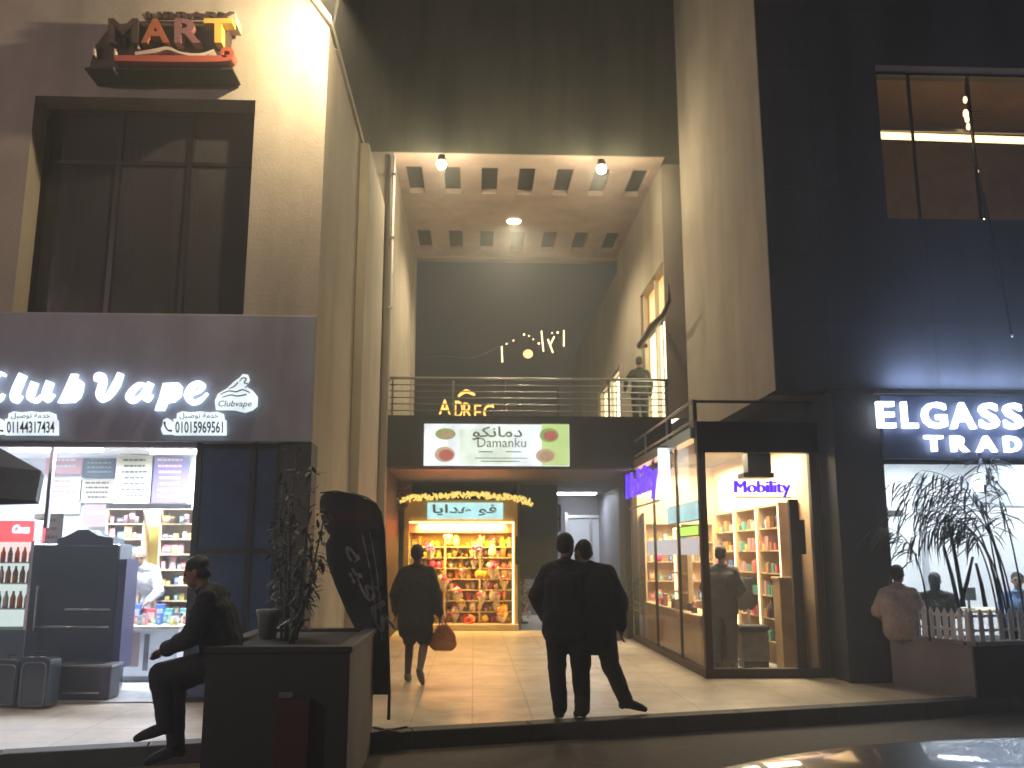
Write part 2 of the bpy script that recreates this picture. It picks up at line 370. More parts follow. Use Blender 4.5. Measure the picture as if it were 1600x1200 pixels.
# ------------------------------------------------------------------ building on the left
YL = 10.4; XL = -1.88
LB = thing('corner_building', 'pale plaster building with the vape shop below and one dark upper window', 'building', (-5, YL, 0))
ZW0, ZW1 = 4.40, 7.15; WX0, WX1 = -5.43, -2.75; OX0, OX1 = -6.6, -3.22; OZ = 2.88; TOPL = 8.6
g = MB()
def wallrect(g, x0, x1, z0, z1, y0=YL, y1=YL+.4): g.box(x0, x1, y0, y1, z0, z1)
wallrect(g, -14, WX0, OZ+1.5, TOPL); wallrect(g, WX1, XL, OZ+1.5, 8.16); wallrect(g, WX0, WX1, OZ+1.5, ZW0); wallrect(g, WX0, WX1, ZW1, TOPL)
g.prism([(WX1, 8.16), (XL, 8.16), (XL-.30, TOPL), (WX1, TOPL)], lambda u, v, w: (u, w, v), YL, YL+.4)
g.box(-14, OX0, YL, YL+.4, 0, OZ)
g.box(XL-.35, XL, YL+.4, 16.2, 0, 8.16); g.box(XL-.35, XL, YL+.0, YL+.4, OZ, OZ+1.499)
g.box(-14, XL-.36, YL+.4, 16.2, 8.05, 8.15)
g.build('wall', 'plaster_left', LB)
g = MB(); g.box(-14, XL-.004, YL-.045, YL+.0, OZ, OZ+1.5); g.box(-14, XL-.36, YL, YL+.38, OZ, OZ+1.5); g.build('fascia', 'fascia_left', LB, bevel=.01)
g = MB(); g.prism([(XL+.04, 8.16), (XL+.04, 8.26), (XL-.28, 8.72), (XL-.30, TOPL)], lambda u, v, w: (u, w, v), YL-.10, YL+.5)
g.box(-14, XL-.30, YL-.10, YL+.5, TOPL, TOPL+.12); g.box(XL-.3, XL+.04, YL+.5, 16.25, 8.16, 8.26); g.build('coping', 'plaster_left', LB)
MB().box(XL, XL+.14, 13.6, 16.2, .002, 8.15).build('pilaster', 'plaster_left', LB, bevel=.01)
# upper window
wn = MB(); yw = YL+.34
wn.box(WX0, WX1, yw, yw+.06, ZW0, ZW0+.06); wn.box(WX0, WX1, yw, yw+.06, ZW1-.06, ZW1)
for x in (WX0, WX0+.90, WX0+1.78, WX1-.06): wn.box(x, x+.06, yw+.002, yw+.058, ZW0+.06, ZW1-.06)
wn.box(WX0+.06, WX1-.06, yw+.004, yw+.05, 6.42, 6.47)
win = wn.build('window', 'black_metal', LB)
g = MB(); g.box(WX0+.02, WX1-.02, yw+.028, yw+.034, ZW0+.03, ZW1-.03); g.build('pane', 'tinted_glass', win)
g = MB(); g.box(WX0+.06, WX1-.06, YL+.2, YL+.335, ZW0-.02, ZW0+.02); g.build('sill', 'grey_metal', win)
g = MB(); g.box(WX0-.5, WX1+.4, YL+1.9, YL+2, ZW0-.3, ZW1+.3); g.box(WX0-.5, WX1+.4, YL+.42, YL+2, ZW1+.1, ZW1+.3); g.box(WX0-.5, WX1+.4, YL+.42, YL+2, ZW0-.4, ZW0-.3)
g.box(WX0-.6, WX0-.5, YL+.42, YL+2, ZW0-.3, ZW1+.3); g.box(WX1+.4, WX1+.5, YL+.42, YL+2, ZW0-.3, ZW1+.3); g.build('upper_room', 'shop_grey', LB)
# curtains hang behind the panes
for (a_, b_, nm) in ((95, 160, 'plain'), (178, 205, 'plain'), (282, 300, 'plain')):
    pts = []; p0 = at(a_, 230, YL+.62); p1 = at(b_, 480, YL+.62); n = 24
    g = MB()
    for i in range(n):
        u0, u1 = i/n, (i+1)/n; f_ = lambda u: YL+.6+.03*math.sin(u*math.pi*8)
        x0, x1 = p0.x+(p1.x-p0.x)*u0, p0.x+(p1.x-p0.x)*u1
        g.add([(x0, f_(u0), ZW0+.08), (x1, f_(u1), ZW0+.08), (x1, f_(u1), 6.9), (x0, f_(u0), 6.9)], [(0, 1, 2, 3)])
    o = g.build('curtain', 'curtain_grey', None, recalc=False)
    tag(o, {95: 'wide dark curtain behind the left pane of the upper window', 178: 'narrow curtain behind the middle mullion of the upper window', 282: 'narrowest curtain behind the right mullion of the upper window'}[a_], 'curtain', 'curtains in the upper window')
for (px, h, lab) in ((247, 34, 'taller white object on the upper window sill'), (292, 26, 'shorter white object on the upper window sill')):
    p = at(px, 486, YL+.55); q = at(px, 486-h, YL+.55)
    o = MB().lathe((p.x, p.y, ZW0+.0), [(.05, 0), (.085, .03), (.09, (q.z-p.z)*.55), (.05, (q.z-p.z)*.8), (.035, q.z-p.z)]).build('vase', 'white', None, smooth=True); tag(o, lab, 'vase', 'white objects on the window sill')
# lamp at the top of the facade
fl = thing('wall_lamp', 'small floodlight at the top corner of the pale building right of the mart sign', 'lamp', (XL, YL+.1, 8.2))
MB().box(XL+.16, XL+.24, YL-1.02, YL-.88, 8.16, 8.23).build('housing', 'grey_metal', fl, bevel=.01)
MB().tube([(XL+.20, YL-.89, 8.20), (XL+.18, YL-.4, 8.42), (XL, YL+.2, 8.22)], .014, 6).build('arm', 'grey_metal', fl)
MB().box(XL+.17, XL+.23, YL-1.01, YL-.89, 8.152, 8.159).build('lens', 'lamp_down', fl)
lamp('SPOT', (XL+.20, YL-.95, 8.12), 230, (1, .78, .46), fl, .05, rot=(R(20), R(48), 0), spot=R(168), blend=.4)

# ground floor shop of the left building
SY1 = 13.7; CZ = 3.02; SX0 = -8.2
g = MB(); g.box(SX0, OX1+1.2, SY1, SY1+.1, 0, CZ); g.box(SX0-.1, SX0, YL+.4, SY1, 0, CZ); g.box(OX1+1.2, OX1+1.3-.1, YL+.42, SY1, 0, CZ)
g.box(SX0, OX1+1.18, YL+.42, SY1, CZ, CZ+.1); g.build('shop_room', 'shop_white', LB)
g = MB(); g.add([(SX0, YL+.1, .012), (OX1+1.2, YL+.1, .012), (OX1+1.2, SY1, .012), (SX0, SY1, .012)], [(0, 1, 2, 3)]); g.build('shop_floor', 'shop_tiles', LB)
# dark glazed panel right of the doorway with its frame
pf = MB()
for x in (OX1, OX1+.62, XL-.42): pf.box(x, x+.06, YL+.10, YL+.18, 0, OZ)
for z in (0, 1.62, OZ-.07): pf.box(OX1+.06, XL-.42, YL+.11, YL+.17, z, z+.06)
pfr = pf.build('shop_front', 'black_metal', LB)
MB().box(OX1+.03, XL-.38, YL+.135, YL+.145, .03, OZ-.02).build('pane', 'navy_panel', pfr)
MB().box(OX1+.08, XL-.44, YL+.3, YL+.34, .03, OZ-.02).build('backing', 'navy', pfr)
g = MB(); g.box(XL-.355, XL-.003, YL+.02, YL+.398, 0, OZ-.002); g.build('pier', 'cladding_dark', LB)
g = MB(); g.box(OX0, OX0+.06, YL+.1, YL+.18, 0, OZ); g.box(OX0, OX1, YL+.1, YL+.18, OZ-.06, OZ-.002); g.box(at(66, 800, YL).x-.02, at(66, 800, YL).x+.02, YL+.1, YL+.16, 1.9, OZ-.06); g.build('door_frame', 'aluminium', LB)
# ceiling tubes
for (xa, xb, yy, lab) in ((-6.1, -4.9, 12.0, 'longer white tube light on the vape shop ceiling'), (-4.35, -3.4, 12.2, 'shorter white tube light on the vape shop ceiling by the purple poster')):
    t = thing('tube_light', lab, 'ceiling light', ((xa+xb)/2, yy, CZ), 0, 'tube lights in the vape shop')
    MB().box(xa-.03, xb+.03, yy-.09, yy+.09, CZ-.03, CZ-.001).build('tray', 'white', t)
    MB().tube([(xa, yy, CZ-.06), (xb, yy, CZ-.06)], .028).build('tube', 'tube_white', t)
    lamp('AREA', ((xa+xb)/2, yy, CZ-.12), 74, (.76, .85, 1), t, xb-xa, .25)
# price posters on the shop's back walls
def poster(px0, px1, py0, py1, Y, m, lab, lines=0, lm='print_dark', head=True):
    t = thing('poster', lab, 'poster', at((px0+px1)/2, py1, Y), 0, 'price posters in the vape shop')
    MB().pxbox(px0, px1, py0, py1, Y, .012).build('sheet', m, t)
    g = MB(); h = (py1-py0)/(lines+1) if lines else 0; rr = random.Random(int(px0*7+py0))
    for i in range(lines):
        y = py0+h*(i+.75); wv = (px1-px0)*rr.uniform(.55, .8); c = (px0+px1)/2
        k = 0; x = c-wv/2
        while x < c+wv/2:
            l = rr.uniform(2.5, 8); g.pxbox(x, min(x+l, c+wv/2), y-h*.2, y+h*.16, Y-.004, .003); x += l+1.6
    if lines: g.build('lettering', lm, t)
    return t
poster(72, 127, 711, 741, 13.6, 'print_pink', 'pink poster at the top of the vape shop wall', 2, 'white')
poster(131, 179, 711, 746, 13.6, 'print_teal', 'dark teal poster with pale lines at the top of the vape shop wall', 4, 'print_grey')
poster(127, 176, 749, 786, 13.6, 'cream', 'beige poster below the dark teal poster', 4)
poster(131, 176, 788, 823, 13.5, 'print_mauve', 'mauve poster with a white mark below the beige poster', 1, 'white')
poster(66, 124, 746, 802, 13.6, 'white', 'white and pink price sheet below the pink poster', 6, 'print_pink')
poster(184, 236, 712, 786, 13.0, 'print_cream', 'cream poster with dark writing beside the purple poster', 7)
poster(239, 292, 712, 786, 13.0, 'print_purple', 'purple poster with pale writing at the right of the shop doorway', 7, 'print_pink')
poster(54, 95, 803, 856, 11.6, 'print_olive', 'olive green menu board with teal heading hanging over the dark cabinet', 3, 'print_dark')
MB().pxbox(184, 292, 700, 960, 13.05, .08).build('partition', 'shop_white', LB)
MB().pxbox(228, 262, 822, 905, 13.03, .015).build('yellow_panel', 'print_yellow', LB)
MB().pxbox(166, 298, 787, 795, 12.6, .06).build('rail', 'black_metal', LB)
# shelves with packs
PACK = []
for i, (c, s_) in enumerate((((.6, .1, .12), (.07, .05, .10)), ((.08, .18, .5), (.06, .05, .13)), ((.65, .5, .1), (.08, .05, .08)), ((.65, .65, .62), (.05, .05, .11)), ((.10, .09, .12), (.09, .05, .07)), ((.55, .28, .3), (.07, .05, .14)), ((.12, .38, .34), (.06, .05, .10)), ((.4, .22, .08), (.08, .05, .12)))):
    mat('pack_%d' % i, c, .4); mat('pack_label_%d' % i, [min(1, x*.4+.4) for x in c], .4)
    g = MB(); g.box(-s_[0]/2, s_[0]/2, 0, s_[1], 0, s_[2]); g.m(1).box(-s_[0]*.36, s_[0]*.36, -.003, .001, s_[2]*.3, s_[2]*.75)
    o = g.build('pack', ['pack_%d' % i, 'pack_label_%d' % i], None, bevel=.003); PACK.append(o)
used = set()
def put(proto, loc, rz=0, label=None, cat='box', group=None, name=None, scale=1):
    o = proto if proto not in used else proto.copy()
    if proto in used: col.objects.link(o)
    else: used.add(proto)
    o.location = loc; o.rotation_euler = (0, 0, rz); o.scale = (scale,)*3; tag(o, label, cat, group)
    if name: o.name = name
    return o
def shelf_unit(name, label, px0, px1, py0, py1, Y, rows, m, depth=.3, board='white', parent_label=None):
    a = at(px0, py0, Y); b = at(px1, py1, Y); t = thing(name, label, 'shelves', ((a.x+b.x)/2, Y, 0))
    MB().box(a.x, b.x, Y+depth, Y+depth+.02, max(b.z, 0.01), a.z).build('back_panel', m, t)
    g = MB(); g.box(a.x-.02, a.x, Y, Y+depth, max(b.z, 0.01), a.z); g.box(b.x, b.x+.02, Y, Y+depth, max(b.z, .01), a.z); g.build('side_panel', board, t)
    zs = [b.z+(a.z-b.z)*i/rows for i in range(rows+1)]
    for z in zs: MB().box(a.x, b.x, Y+.002, Y+depth, z, z+.02).build('shelf', board, t)
    return a.x, b.x, [z+.02 for z in zs[:-1]], (a.z-b.z)/rows
for (px0, px1, py0, py1, Y, rows, lab) in ((170, 212, 796, 965, 12.75, 7, 'shelf unit left of the man in white, crowded with small packs'), (254, 290, 796, 965, 12.75, 7, 'shelf unit right of the man in white, beside the yellow panel')):
    x0, x1, zs, h = shelf_unit('shelf_unit', lab, px0, px1, py0, py1, Y, rows, 'cream', .24, 'wood_light')
    for z in zs:
        x = x0+.05
        while x < x1-.03:
            put(rnd.choice(PACK), (x, Y+.02+rnd.uniform(0, .05), z), rnd.uniform(-.1, .1), 'small coloured pack on the vape shop shelves beside the man in white', 'pack', 'packs on the vape shop shelves', scale=rnd.uniform(.65, 1.35)); x += rnd.choice([.05, .06, .075, .08, .09, .12])
# counter
a = at(171, 978, 12.1); b = at(274, 1060, 12.1)
t = thing('shop_counter', 'white display counter in front of the man in white', 'counter', ((a.x+b.x)/2, 12.3, 0))
MB().box(a.x, b.x, 12.1, 12.65, .08, a.z-.04).build('body', 'shop_white', t, bevel=.01)
MB().box(a.x+.03, b.x-.03, 12.13, 12.62, .012, .08).build('plinth', 'grey_metal', t)
MB().box(a.x-.03, b.x+.03, 12.06, 12.68, a.z-.04, a.z).build('top', 'cream', t, bevel=.008)
MB().box(a.x+.12, a.x+.4, 12.085, 12.1, .2, .62).build('front_panel', 'print_mauve', t); MB().box(a.x+.46, a.x+.52, 12.085, 12.1, .15, .6).build('trim', 'grey_metal', t)
for i in range(16):
    put(rnd.choice(PACK), (a.x+.06+i*.058, 12.12+rnd.uniform(0, .3), a.z), rnd.uniform(-.5, .5), 'small pack lying on the white shop counter', 'pack', 'packs on the shop counter', scale=rnd.uniform(.7, 1.15))
for lv in range(2):
    for i in range(9):
        put(rnd.choice(PACK), (a.x+.08+i*.10+rnd.uniform(-.02, .02), 12.5+rnd.uniform(-.03, .06), a.z+.0), rnd.uniform(-.3, .3), 'pack stacked at the back of the white shop counter', 'pack', 'packs stacked on the shop counter', scale=1.2+.7*lv)
# tall navy cabinet
a = at(52, 850, 11.0); b = at(168, 1090, 11.0)
t = thing('display_cabinet', 'tall dark navy cabinet with two chrome rails inside the vape shop doorway', 'cabinet', ((a.x+b.x)/2, 11.2, 0))
MB().box(a.x, b.x, 11.0, 11.45, .014, a.z).build('body', 'navy', t, bevel=.03)
MB().prism([(.25, 0), (.9, 0), (.9, .07), (.72, .10), (.6, .17), (.48, .17), (.36, .10), (.25, .06)], lambda u, v, w: (a.x+(b.x-a.x)*u, w, a.z+v), 11.05, 11.4).build('top', 'navy', t)
g = MB(); zr1 = at(100, 952, 11).z; zr2 = at(100, 979, 11).z
g.tube([(a.x+(b.x-a.x)*.45, 10.96, zr1), (b.x-.04, 10.96, zr1)], .012); g.tube([(a.x+(b.x-a.x)*.12, 10.96, zr2), (b.x-.04, 10.96, zr2)], .012)
g.build('rail', 'steel', t, smooth=True)
g = MB(); xh = at(64, 900, 11).x; g.tube([(xh, 10.95, at(64, 915, 11).z), (xh, 10.95, at(64, 985, 11).z)], .014); g.build('handle', 'steel', t, smooth=True)
mat('purple_lit_edge', (.05, .045, .15), .4)
mat('crate_purple', (.045, .035, .06), .5)
MB().box(b.x+.004, b.x+.09, 11.02, 11.4, .3, 1.55).build('lit_edge', 'purple_lit_edge', t)  # purple light on the cabinet edge, put into the colour of this strip
# crates and cases by the doorway
def rounded(w_, d_, h_, r_, n=5):
    pts = []
    for cx, cz, a0 in ((w_/2-r_, h_-r_, 0), (-w_/2+r_, h_-r_, 90), (-w_/2+r_, r_*.5, 180), (w_/2-r_, r_*.5, 270)):
        rr = r_ if cz > h_/2 else r_*.5
        cxx = math.copysign(w_/2-rr, cx)
        for k in range(n+1): t_ = R(a0+90*k/n); pts.append((cxx+rr*math.cos(t_), cz+rr*math.sin(t_)))
    return pts
def case(px, py, wpx, hpx, label):
    p = atz(px, py); s_ = wpx/F*p.y; h_ = hpx/F*p.y
    t = thing('case', label, 'case', (p.x, p.y, 0), R(-8), 'dark cases by the vape shop doorway')
    MB().prism(rounded(s_, .2, h_, s_*.22), lambda u, v, w: (u, w, v+.012), 0, .22).build('shell', 'navy', t, local=True, bevel=.01)
    pts = [(u*.8, -.006, v*.84+.035) for u, v in rounded(s_, .2, h_, s_*.22)]; g = MB(); g.tube(pts+[pts[0]], .007, 6); g.build('rim', 'grey_metal', t, local=True)
    g = MB(); g.tube([(-s_*.2, .1, h_+.008), (-s_*.18, .1, h_+.05), (s_*.18, .1, h_+.05), (s_*.2, .1, h_+.008)], .01, 6); g.build('handle', 'black', t, local=True)
    MB().lathe((0, -.004, h_*.5), [(.01, 0), (.01, .001)]).build('badge', 'grey_metal', t, local=True)
case(4, 1106, 36, 66, 'dark rounded case at the left edge of the vape shop doorway')
case(48, 1108, 46, 72, 'dark rounded case with a pale rim, in front of the navy cabinet')
p = atz(125, 1096); t = thing('crate', 'low dull purple crate at the foot of the navy cabinet', 'crate', (p.x, p.y, 0))
MB().box(p.x-.31, p.x+.31, p.y, p.y+.3, .014, .36).build('body', 'crate_purple', t, bevel=.02)
g = MB(); g.box(p.x-.33, p.x+.33, p.y-.02, p.y+.32, .36, .39); g.build('lid', 'grey_metal', t, bevel=.006); MB().box(p.x-.2, p.x+.2, p.y-.008, p.y, .08, .1).build('trim', 'aluminium', t)
# drinks cooler
a = at(-60, 812, 11.3); b = at(52, 846, 11.3); c = at(0, 985, 11.3)
t = thing('drinks_cooler', 'lit drinks cooler with a red header at the left edge of the vape shop', 'cooler', ((a.x+b.x)/2, 11.5, 0))
MB().box(a.x, b.x, 11.32, 11.95, .014, c.z).build('base', 'print_teal', t); MB().box(a.x, b.x, 11.90, 11.95, c.z, b.z).build('back_panel', 'cooler_white', t)
g = MB(); g.box(a.x, a.x+.04, 11.34, 11.9, c.z, b.z); g.box(b.x-.04, b.x, 11.34, 11.9, c.z, b.z); g.build('side_panel', 'white', t)
MB().box(a.x, b.x, 11.3, 11.95, b.z, a.z).build('header', 'cooler_red', t, bevel=.02)
MB().text('Coca', lambda u, v, w: (lambda q: (q.x, 11.297+w, q.z))(at(18+27*u+4*v, 833-13*v, 11.3)), -.006, .002, .03).build('lettering', 'letter_white', t)
for z in (.95, 1.25, 1.5): MB().box(a.x+.04, b.x-.04, 11.4, 11.88, z, z+.015).build('shelf', 'aluminium', t)
mat('bottle_orange', (.6, .22, .04), .2); mat('bottle_green', (.15, .35, .25), .2); mat('bottle_cap', (.7, .7, .7), .3)
BOT = []
for m_ in ('bottle_orange', 'bottle_green', 'pack_3'):
    BOT.append(MB().lathe((0, 0, 0), [(.028, 0), (.032, .02), (.032, .12), (.014, .17), (.014, .2)], 10).build('bottle', m_, None, smooth=True))
for i, z in enumerate((.965, 1.265, 1.515)):
    x = a.x+.1; k = 0
    while x < b.x-.06:
        put(BOT[(0 if (x > b.x-.3) else (k+i) % 3)], (x, 11.5, z), 0, 'small bottle on the lit cooler shelves at the left edge', 'bottle', 'bottles in the drinks cooler', scale=1 if z < 1.4 else .9); x += .085; k += 1
# parasol
p = at(-70, 715, 10.0)
t = thing('parasol', 'dark parasol reaching in at the left edge before the vape shop', 'parasol', (p.x, 9.9, 0))
g = MB(); zc = at(0, 728, 9.9).z+.25; rr_ = abs(at(61, 770, 9.9).x-p.x); v = [(p.x, 9.9, zc+.22)]
for k in range(8):
    t_ = 2*math.pi*k/8; v.append((p.x+rr_*math.cos(t_), 9.9+rr_*math.sin(t_), zc-.30))
for k in range(8):
    t_ = 2*math.pi*k/8; v.append((p.x+rr_*.97*math.cos(t_), 9.9+rr_*.97*math.sin(t_), zc-.62))
g.add(v, [(0, 1+k, 1+(k+1) % 8) for k in range(8)]+[(1+k, 9+k, 9+(k+1) % 8, 1+(k+1) % 8) for k in range(8)])
g.build('canopy', 'canvas_dark', t, recalc=False); g = MB(); g.tube([(p.x, 9.9, .05), (p.x, 9.9, zc+.25)], .025); g.build('pole', 'grey_metal', t, smooth=True)
MB().lathe((p.x, 9.9, 0), [(.25, 0), (.25, .06), (.06, .1)]).build('base', 'concrete', t)
for k in range(8):
    t_ = 2*math.pi*k/8; MB().tube([(p.x, 9.9, zc+.1), (p.x+rr_*.95*math.cos(t_), 9.9+rr_*.95*math.sin(t_), zc-.32)], .008, 5).build('rib', 'grey_metal', t)
# fascia lettering, traced in the photograph's own outline, 6 cm deep
YS = YL-.05
def zf(u, v, w, Y=YS-.07): q = at(u/3.636, 560+v/3.636, Y); return (q.x, Y+w, q.z)
t = thing('shop_sign', 'white glowing script letters reading Club Vape over the shop doorway', 'sign', (-4.6, YS, 3.3))
LET = [[([(22, 95), (-5, 82), (-40, 110), (-60, 170), (-45, 230), (-10, 232), (14, 200)], [14, 20, 26, 32, 26, 20, 8])],
 [([(125, 88), (97, 150), (74, 212), (86, 240), (118, 212)], [40, 44, 42, 26, 6])],
 [([(192, 133), (172, 188), (166, 222), (200, 238), (242, 200)], [36, 38, 34, 24, 10]), ([(280, 130), (258, 192), (262, 234), (302, 203)], [38, 40, 30, 6])],
 [([(538, 128), (543, 98), (573, 92), (580, 130), (560, 200), (568, 238)], [8, 22, 28, 38, 38, 18]), ([(566, 240), (610, 214), (654, 150), (682, 82)], [16, 30, 40, 28])],
 [([(832, 152), (790, 146), (748, 180), (728, 218), (748, 240), (790, 216), (826, 168)], [14, 24, 32, 36, 28, 18, 14]), ([(854, 136), (828, 190), (820, 222), (836, 236), (862, 205)], [30, 36, 30, 18, 6])],
 [([(1078, 208), (1130, 182), (1150, 152), (1124, 138), (1086, 160), (1064, 210), (1086, 246), (1130, 238), (1176, 195)], [8, 16, 24, 24, 36, 40, 32, 22, 6])]]
for L in LET:
    g = MB()
    for i, (pts, wds) in enumerate(L): g.stroke(pts, [x*1.0 for x in wds], zf, .0-.004*i, .06, 4)
    g.build('letter', 'letter_white', t)
for poly in ([(402, 88), (437, 88), (418, 134), (446, 120), (466, 134), (464, 178), (448, 222), (415, 248), (325, 250), (345, 215), (375, 150)],
             [(925, 140), (1010, 136), (1030, 158), (1022, 213), (988, 244), (946, 252), (928, 294), (878, 294), (905, 215)]):
    MB().prism(poly, zf, 0, .06).build('letter', 'letter_white', t)
t = thing('logo_sign', 'white glowing badge with a swirl of smoke and small dark script beside the letters', 'sign', zf(1340, 290, 0))
MB().prism([(1225, 290), (1220, 240), (1238, 200), (1290, 170), (1330, 130), (1358, 112), (1380, 88), (1406, 92), (1414, 118), (1398, 160), (1430, 178), (1460, 215), (1457, 270), (1430, 292), (1388, 306), (1330, 292)], zf, 0, .05).build('panel', 'lightbox_white', t)
g = MB()
for pts in ([(1360, 132), (1378, 112), (1400, 116), (1388, 138), (1410, 146), (1392, 168)], [(1250, 205), (1300, 185), (1340, 190), (1380, 178), (1420, 195)], [(1262, 222), (1310, 208), (1350, 214), (1400, 205)], [(1300, 172), (1330, 160), (1352, 136)]): g.stroke(pts, [3, 6, 7, 7, 6, 4][:len(pts)], zf, -.006, -.001, 4)
g.text('Clubvape', lambda u, v, w: zf(1234+190*u+12*v, 284-44*v, w), -.007, -.001, 0); g.build('lettering', 'print_dark', t)
for (x0, num, lab) in ((985, '01015969561', 'white glowing plate with the phone number 01015969561 right of the doorway'), (28, '01144317434', 'white glowing plate with the phone number 01144317434 at the left edge')):
    t = thing('phone_sign', lab, 'sign', zf(x0+140, 430, 0))
    g = MB(); s_ = [(0, 435), (0, 345), (18, 340), (20, 312), (50, 300), (100, 306), (150, 300), (200, 306), (250, 302), (282, 314), (286, 345), (296, 350), (296, 435)]
    g.prism([(x0+u, v) for u, v in s_], zf, 0, .05); g.prism([(x0-72+u, v) for u, v in [(0, 400), (10, 380), (14, 350), (34, 338), (52, 348), (70, 372), (70, 430), (10, 430)]], zf, 0, .05)
    g.build('panel', 'lightbox_white', t)
    g = MB(); g.text(num, lambda u, v, w: zf(x0+12+270*u, 424-66*v, w), -.006, -.001, .012); g.text(AR_DELIVERY, lambda u, v, w: zf(x0+36+220*u, 346-36*v, w), -.006, -.001, .0)
    g.stroke([(x0-50, 360), (x0-46, 385), (x0-30, 408), (x0-8, 412)], [14, 8, 8, 14], zf, -.006, -.001); g.build('lettering', 'print_teal', t)

# library sign
YM = YL-.42
def zm(u, v, w, Y=YM): q = at(80+u/4.706, v/4.706, Y); return (q.x, Y+w, q.z)
mat('sign_tan', (.42, .34, .26), .5); mat('sign_orange', (.42, .13, .05), .5); mat('sign_yellow', (.62, .44, .08), .5); mat('sign_red', (.45, .10, .06), .5); mat('sign_brown', (.06, .035, .022), .6, var=.2); mat('sign_black', (.012, .013, .010), .7); mat('sign_mauve', (.25, .11, .11), .5)
t = thing('mart_sign', 'deep brown sign with raised letters reading LIBRARY MART above the upper window', 'sign', zm(800, 500, .2))
MB().prism([(250, 480), (300, 300), (420, 150), (640, 120), (1270, 145), (1230, 400), (1270, 485), (800, 492)], zm, .10, .40).build('backing', 'sign_brown', t)
MB().prism([(240, 488), (1330, 488), (1330, 505), (240, 505)], zm, .02, .40).build('ledge', 'sign_black', t)
MB().prism([(640, 40), (1345, 70), (1345, 140), (690, 130), (660, 100)], zm, .06, .36).build('top_band', 'sign_tan', t)
MB().text('LIBRARY', lambda u, v, w: zm(690+650*u, 127-50*v, w), .02, .058, .03).build('lettering', 'sign_brown', t)
for (s_, x0, x1, m_) in (('M', 430, 650, 'sign_brown'), ('A', 670, 880, 'sign_orange'), ('R', 915, 1110, 'sign_mauve'), ('T', 1130, 1340, 'sign_yellow')):  # M is dark brown: the shade on it is put into the letter colour
    MB().text(s_, lambda u, v, w: zm(x0+(x1-x0)*u, 330-178*v, w), -.05, .098, .03).build('letter', m_, t)
g = MB(); g.stroke([(480, 445), (900, 450), (1260, 448), (1335, 430), (1325, 385), (1275, 385), (1268, 425), (1300, 436)], [40, 46, 44, 34, 30, 26, 20, 12], zm, -.06, .097, 5); g.build('scroll', 'sign_red', t)
g = MB(); g.stroke([(620, 400), (760, 380), (860, 360), (960, 395), (1100, 410), (1200, 370)], [22, 30, 22, 14, 26, 6], zm, -.02, .096, 4); g.build('swoosh', 'cream', t)
g = MB()
for (x, y, h_) in ((315, 360, 90), (435, 260, 70), (468, 385, 55), (462, 505, 26), (640, 330, 55)): g.stroke([(x, y-h_/2), (x, y+h_/2)], [12, 12], zm, .0, .098)
g.build('trim', 'cream', t)

# ------------------------------------------------------------------ gateway building between the wings
YG = 16.6; GX0, GX1 = -1.64, 3.75; GZ = 9.4; YB = 22.8; FZ = 4.2; FB = 3.2
GB = thing('gateway_building', 'beige gateway block bridging the passage with a pierced soffit', 'building', (1, YG, 0))
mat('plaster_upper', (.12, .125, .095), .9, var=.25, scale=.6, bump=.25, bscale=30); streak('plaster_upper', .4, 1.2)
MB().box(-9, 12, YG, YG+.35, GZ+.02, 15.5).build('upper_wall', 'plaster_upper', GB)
g = MB(); g.box(-9, GX0, YG+.02, YG+.36, 8.0, GZ+.02); g.box(-2.4, GX0, YG+.02, YG+.4, 0, 8.0)
g.build('wall', 'plaster_gate', GB)
hx = [GX0+.18+i*(GX1-GX0-.36-.34)/6 for i in range(7)]; hw = .34
r1 = (atz(750, 303, GZ).y, atz(750, 262, GZ).y); r2 = (atz(750, 391, GZ).y, atz(750, 361, GZ).y)
rows_ = sorted([tuple(sorted(r1)), tuple(sorted(r2))])
g = MB(); ys = [YG+.02, rows_[0][0], rows_[0][1], rows_[1][0], rows_[1][1], YB]
for i in (0, 2, 4): g.box(GX0, GX1, ys[i], ys[i+1], GZ, GZ+.12)
for i in (1, 3):
    xx = [GX0]+[x for h in hx for x in (h, h+hw)]+[GX1]
    for k in range(0, len(xx), 2): g.box(xx[k], xx[k+1], ys[i], ys[i+1], GZ, GZ+.12)
g.build('soffit', 'plaster_soffit', GB)
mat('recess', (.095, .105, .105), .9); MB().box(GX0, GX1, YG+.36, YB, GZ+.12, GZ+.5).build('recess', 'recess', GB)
MB().box(GX0, GX1, YB+.002, YB+.3, GZ-.06, 15).build('rear_wall', 'plaster_gate', GB)
# passage side walls
g = MB(); g.box(GX0-.4, GX0, YG+.4, YB-.5, FZ, GZ+.5); g.box(GX0-.1, GX0+.06, YB-.5, YB+.3, FZ, GZ); g.build('side_wall', 'plaster_gate', GB)
t = thing('downpipe', 'thin pale downpipe on the left corner of the arch', 'pipe', (GX0+.03, YG-.03, FZ)); MB().tube([(GX0+.02, YG-.04, FZ+.05), (GX0+.02, YG-.04, GZ-.1)], .028, 8).build('pipe', 'white', t, smooth=True)
for z in (4.8, 6.2, 7.6, 8.9): MB().box(GX0-.02, GX0+.06, YG-.075, YG+.01, z, z+.04).build('clip', 'grey_metal', t)
RX = 3.75
def ry(px): return atx(px, 600, RX).y
g = MB(); wy = [(ry(1042), ry(1004)), (ry(968), ry(934))]; zt = [7.4, 6.5]
g.box(RX, RX+.4, YG+.4, wy[0][0], FZ, GZ+.5); g.box(RX, RX+.4, wy[0][1], wy[1][0], FZ, GZ+.5); g.box(RX, RX+.4, wy[1][1], 34, FZ, 9.0); g.box(RX, RX+.4, wy[0][0], wy[0][1], zt[0], GZ+.5); g.box(RX, RX+.4, wy[1][0], wy[1][1], zt[1], 9.0)
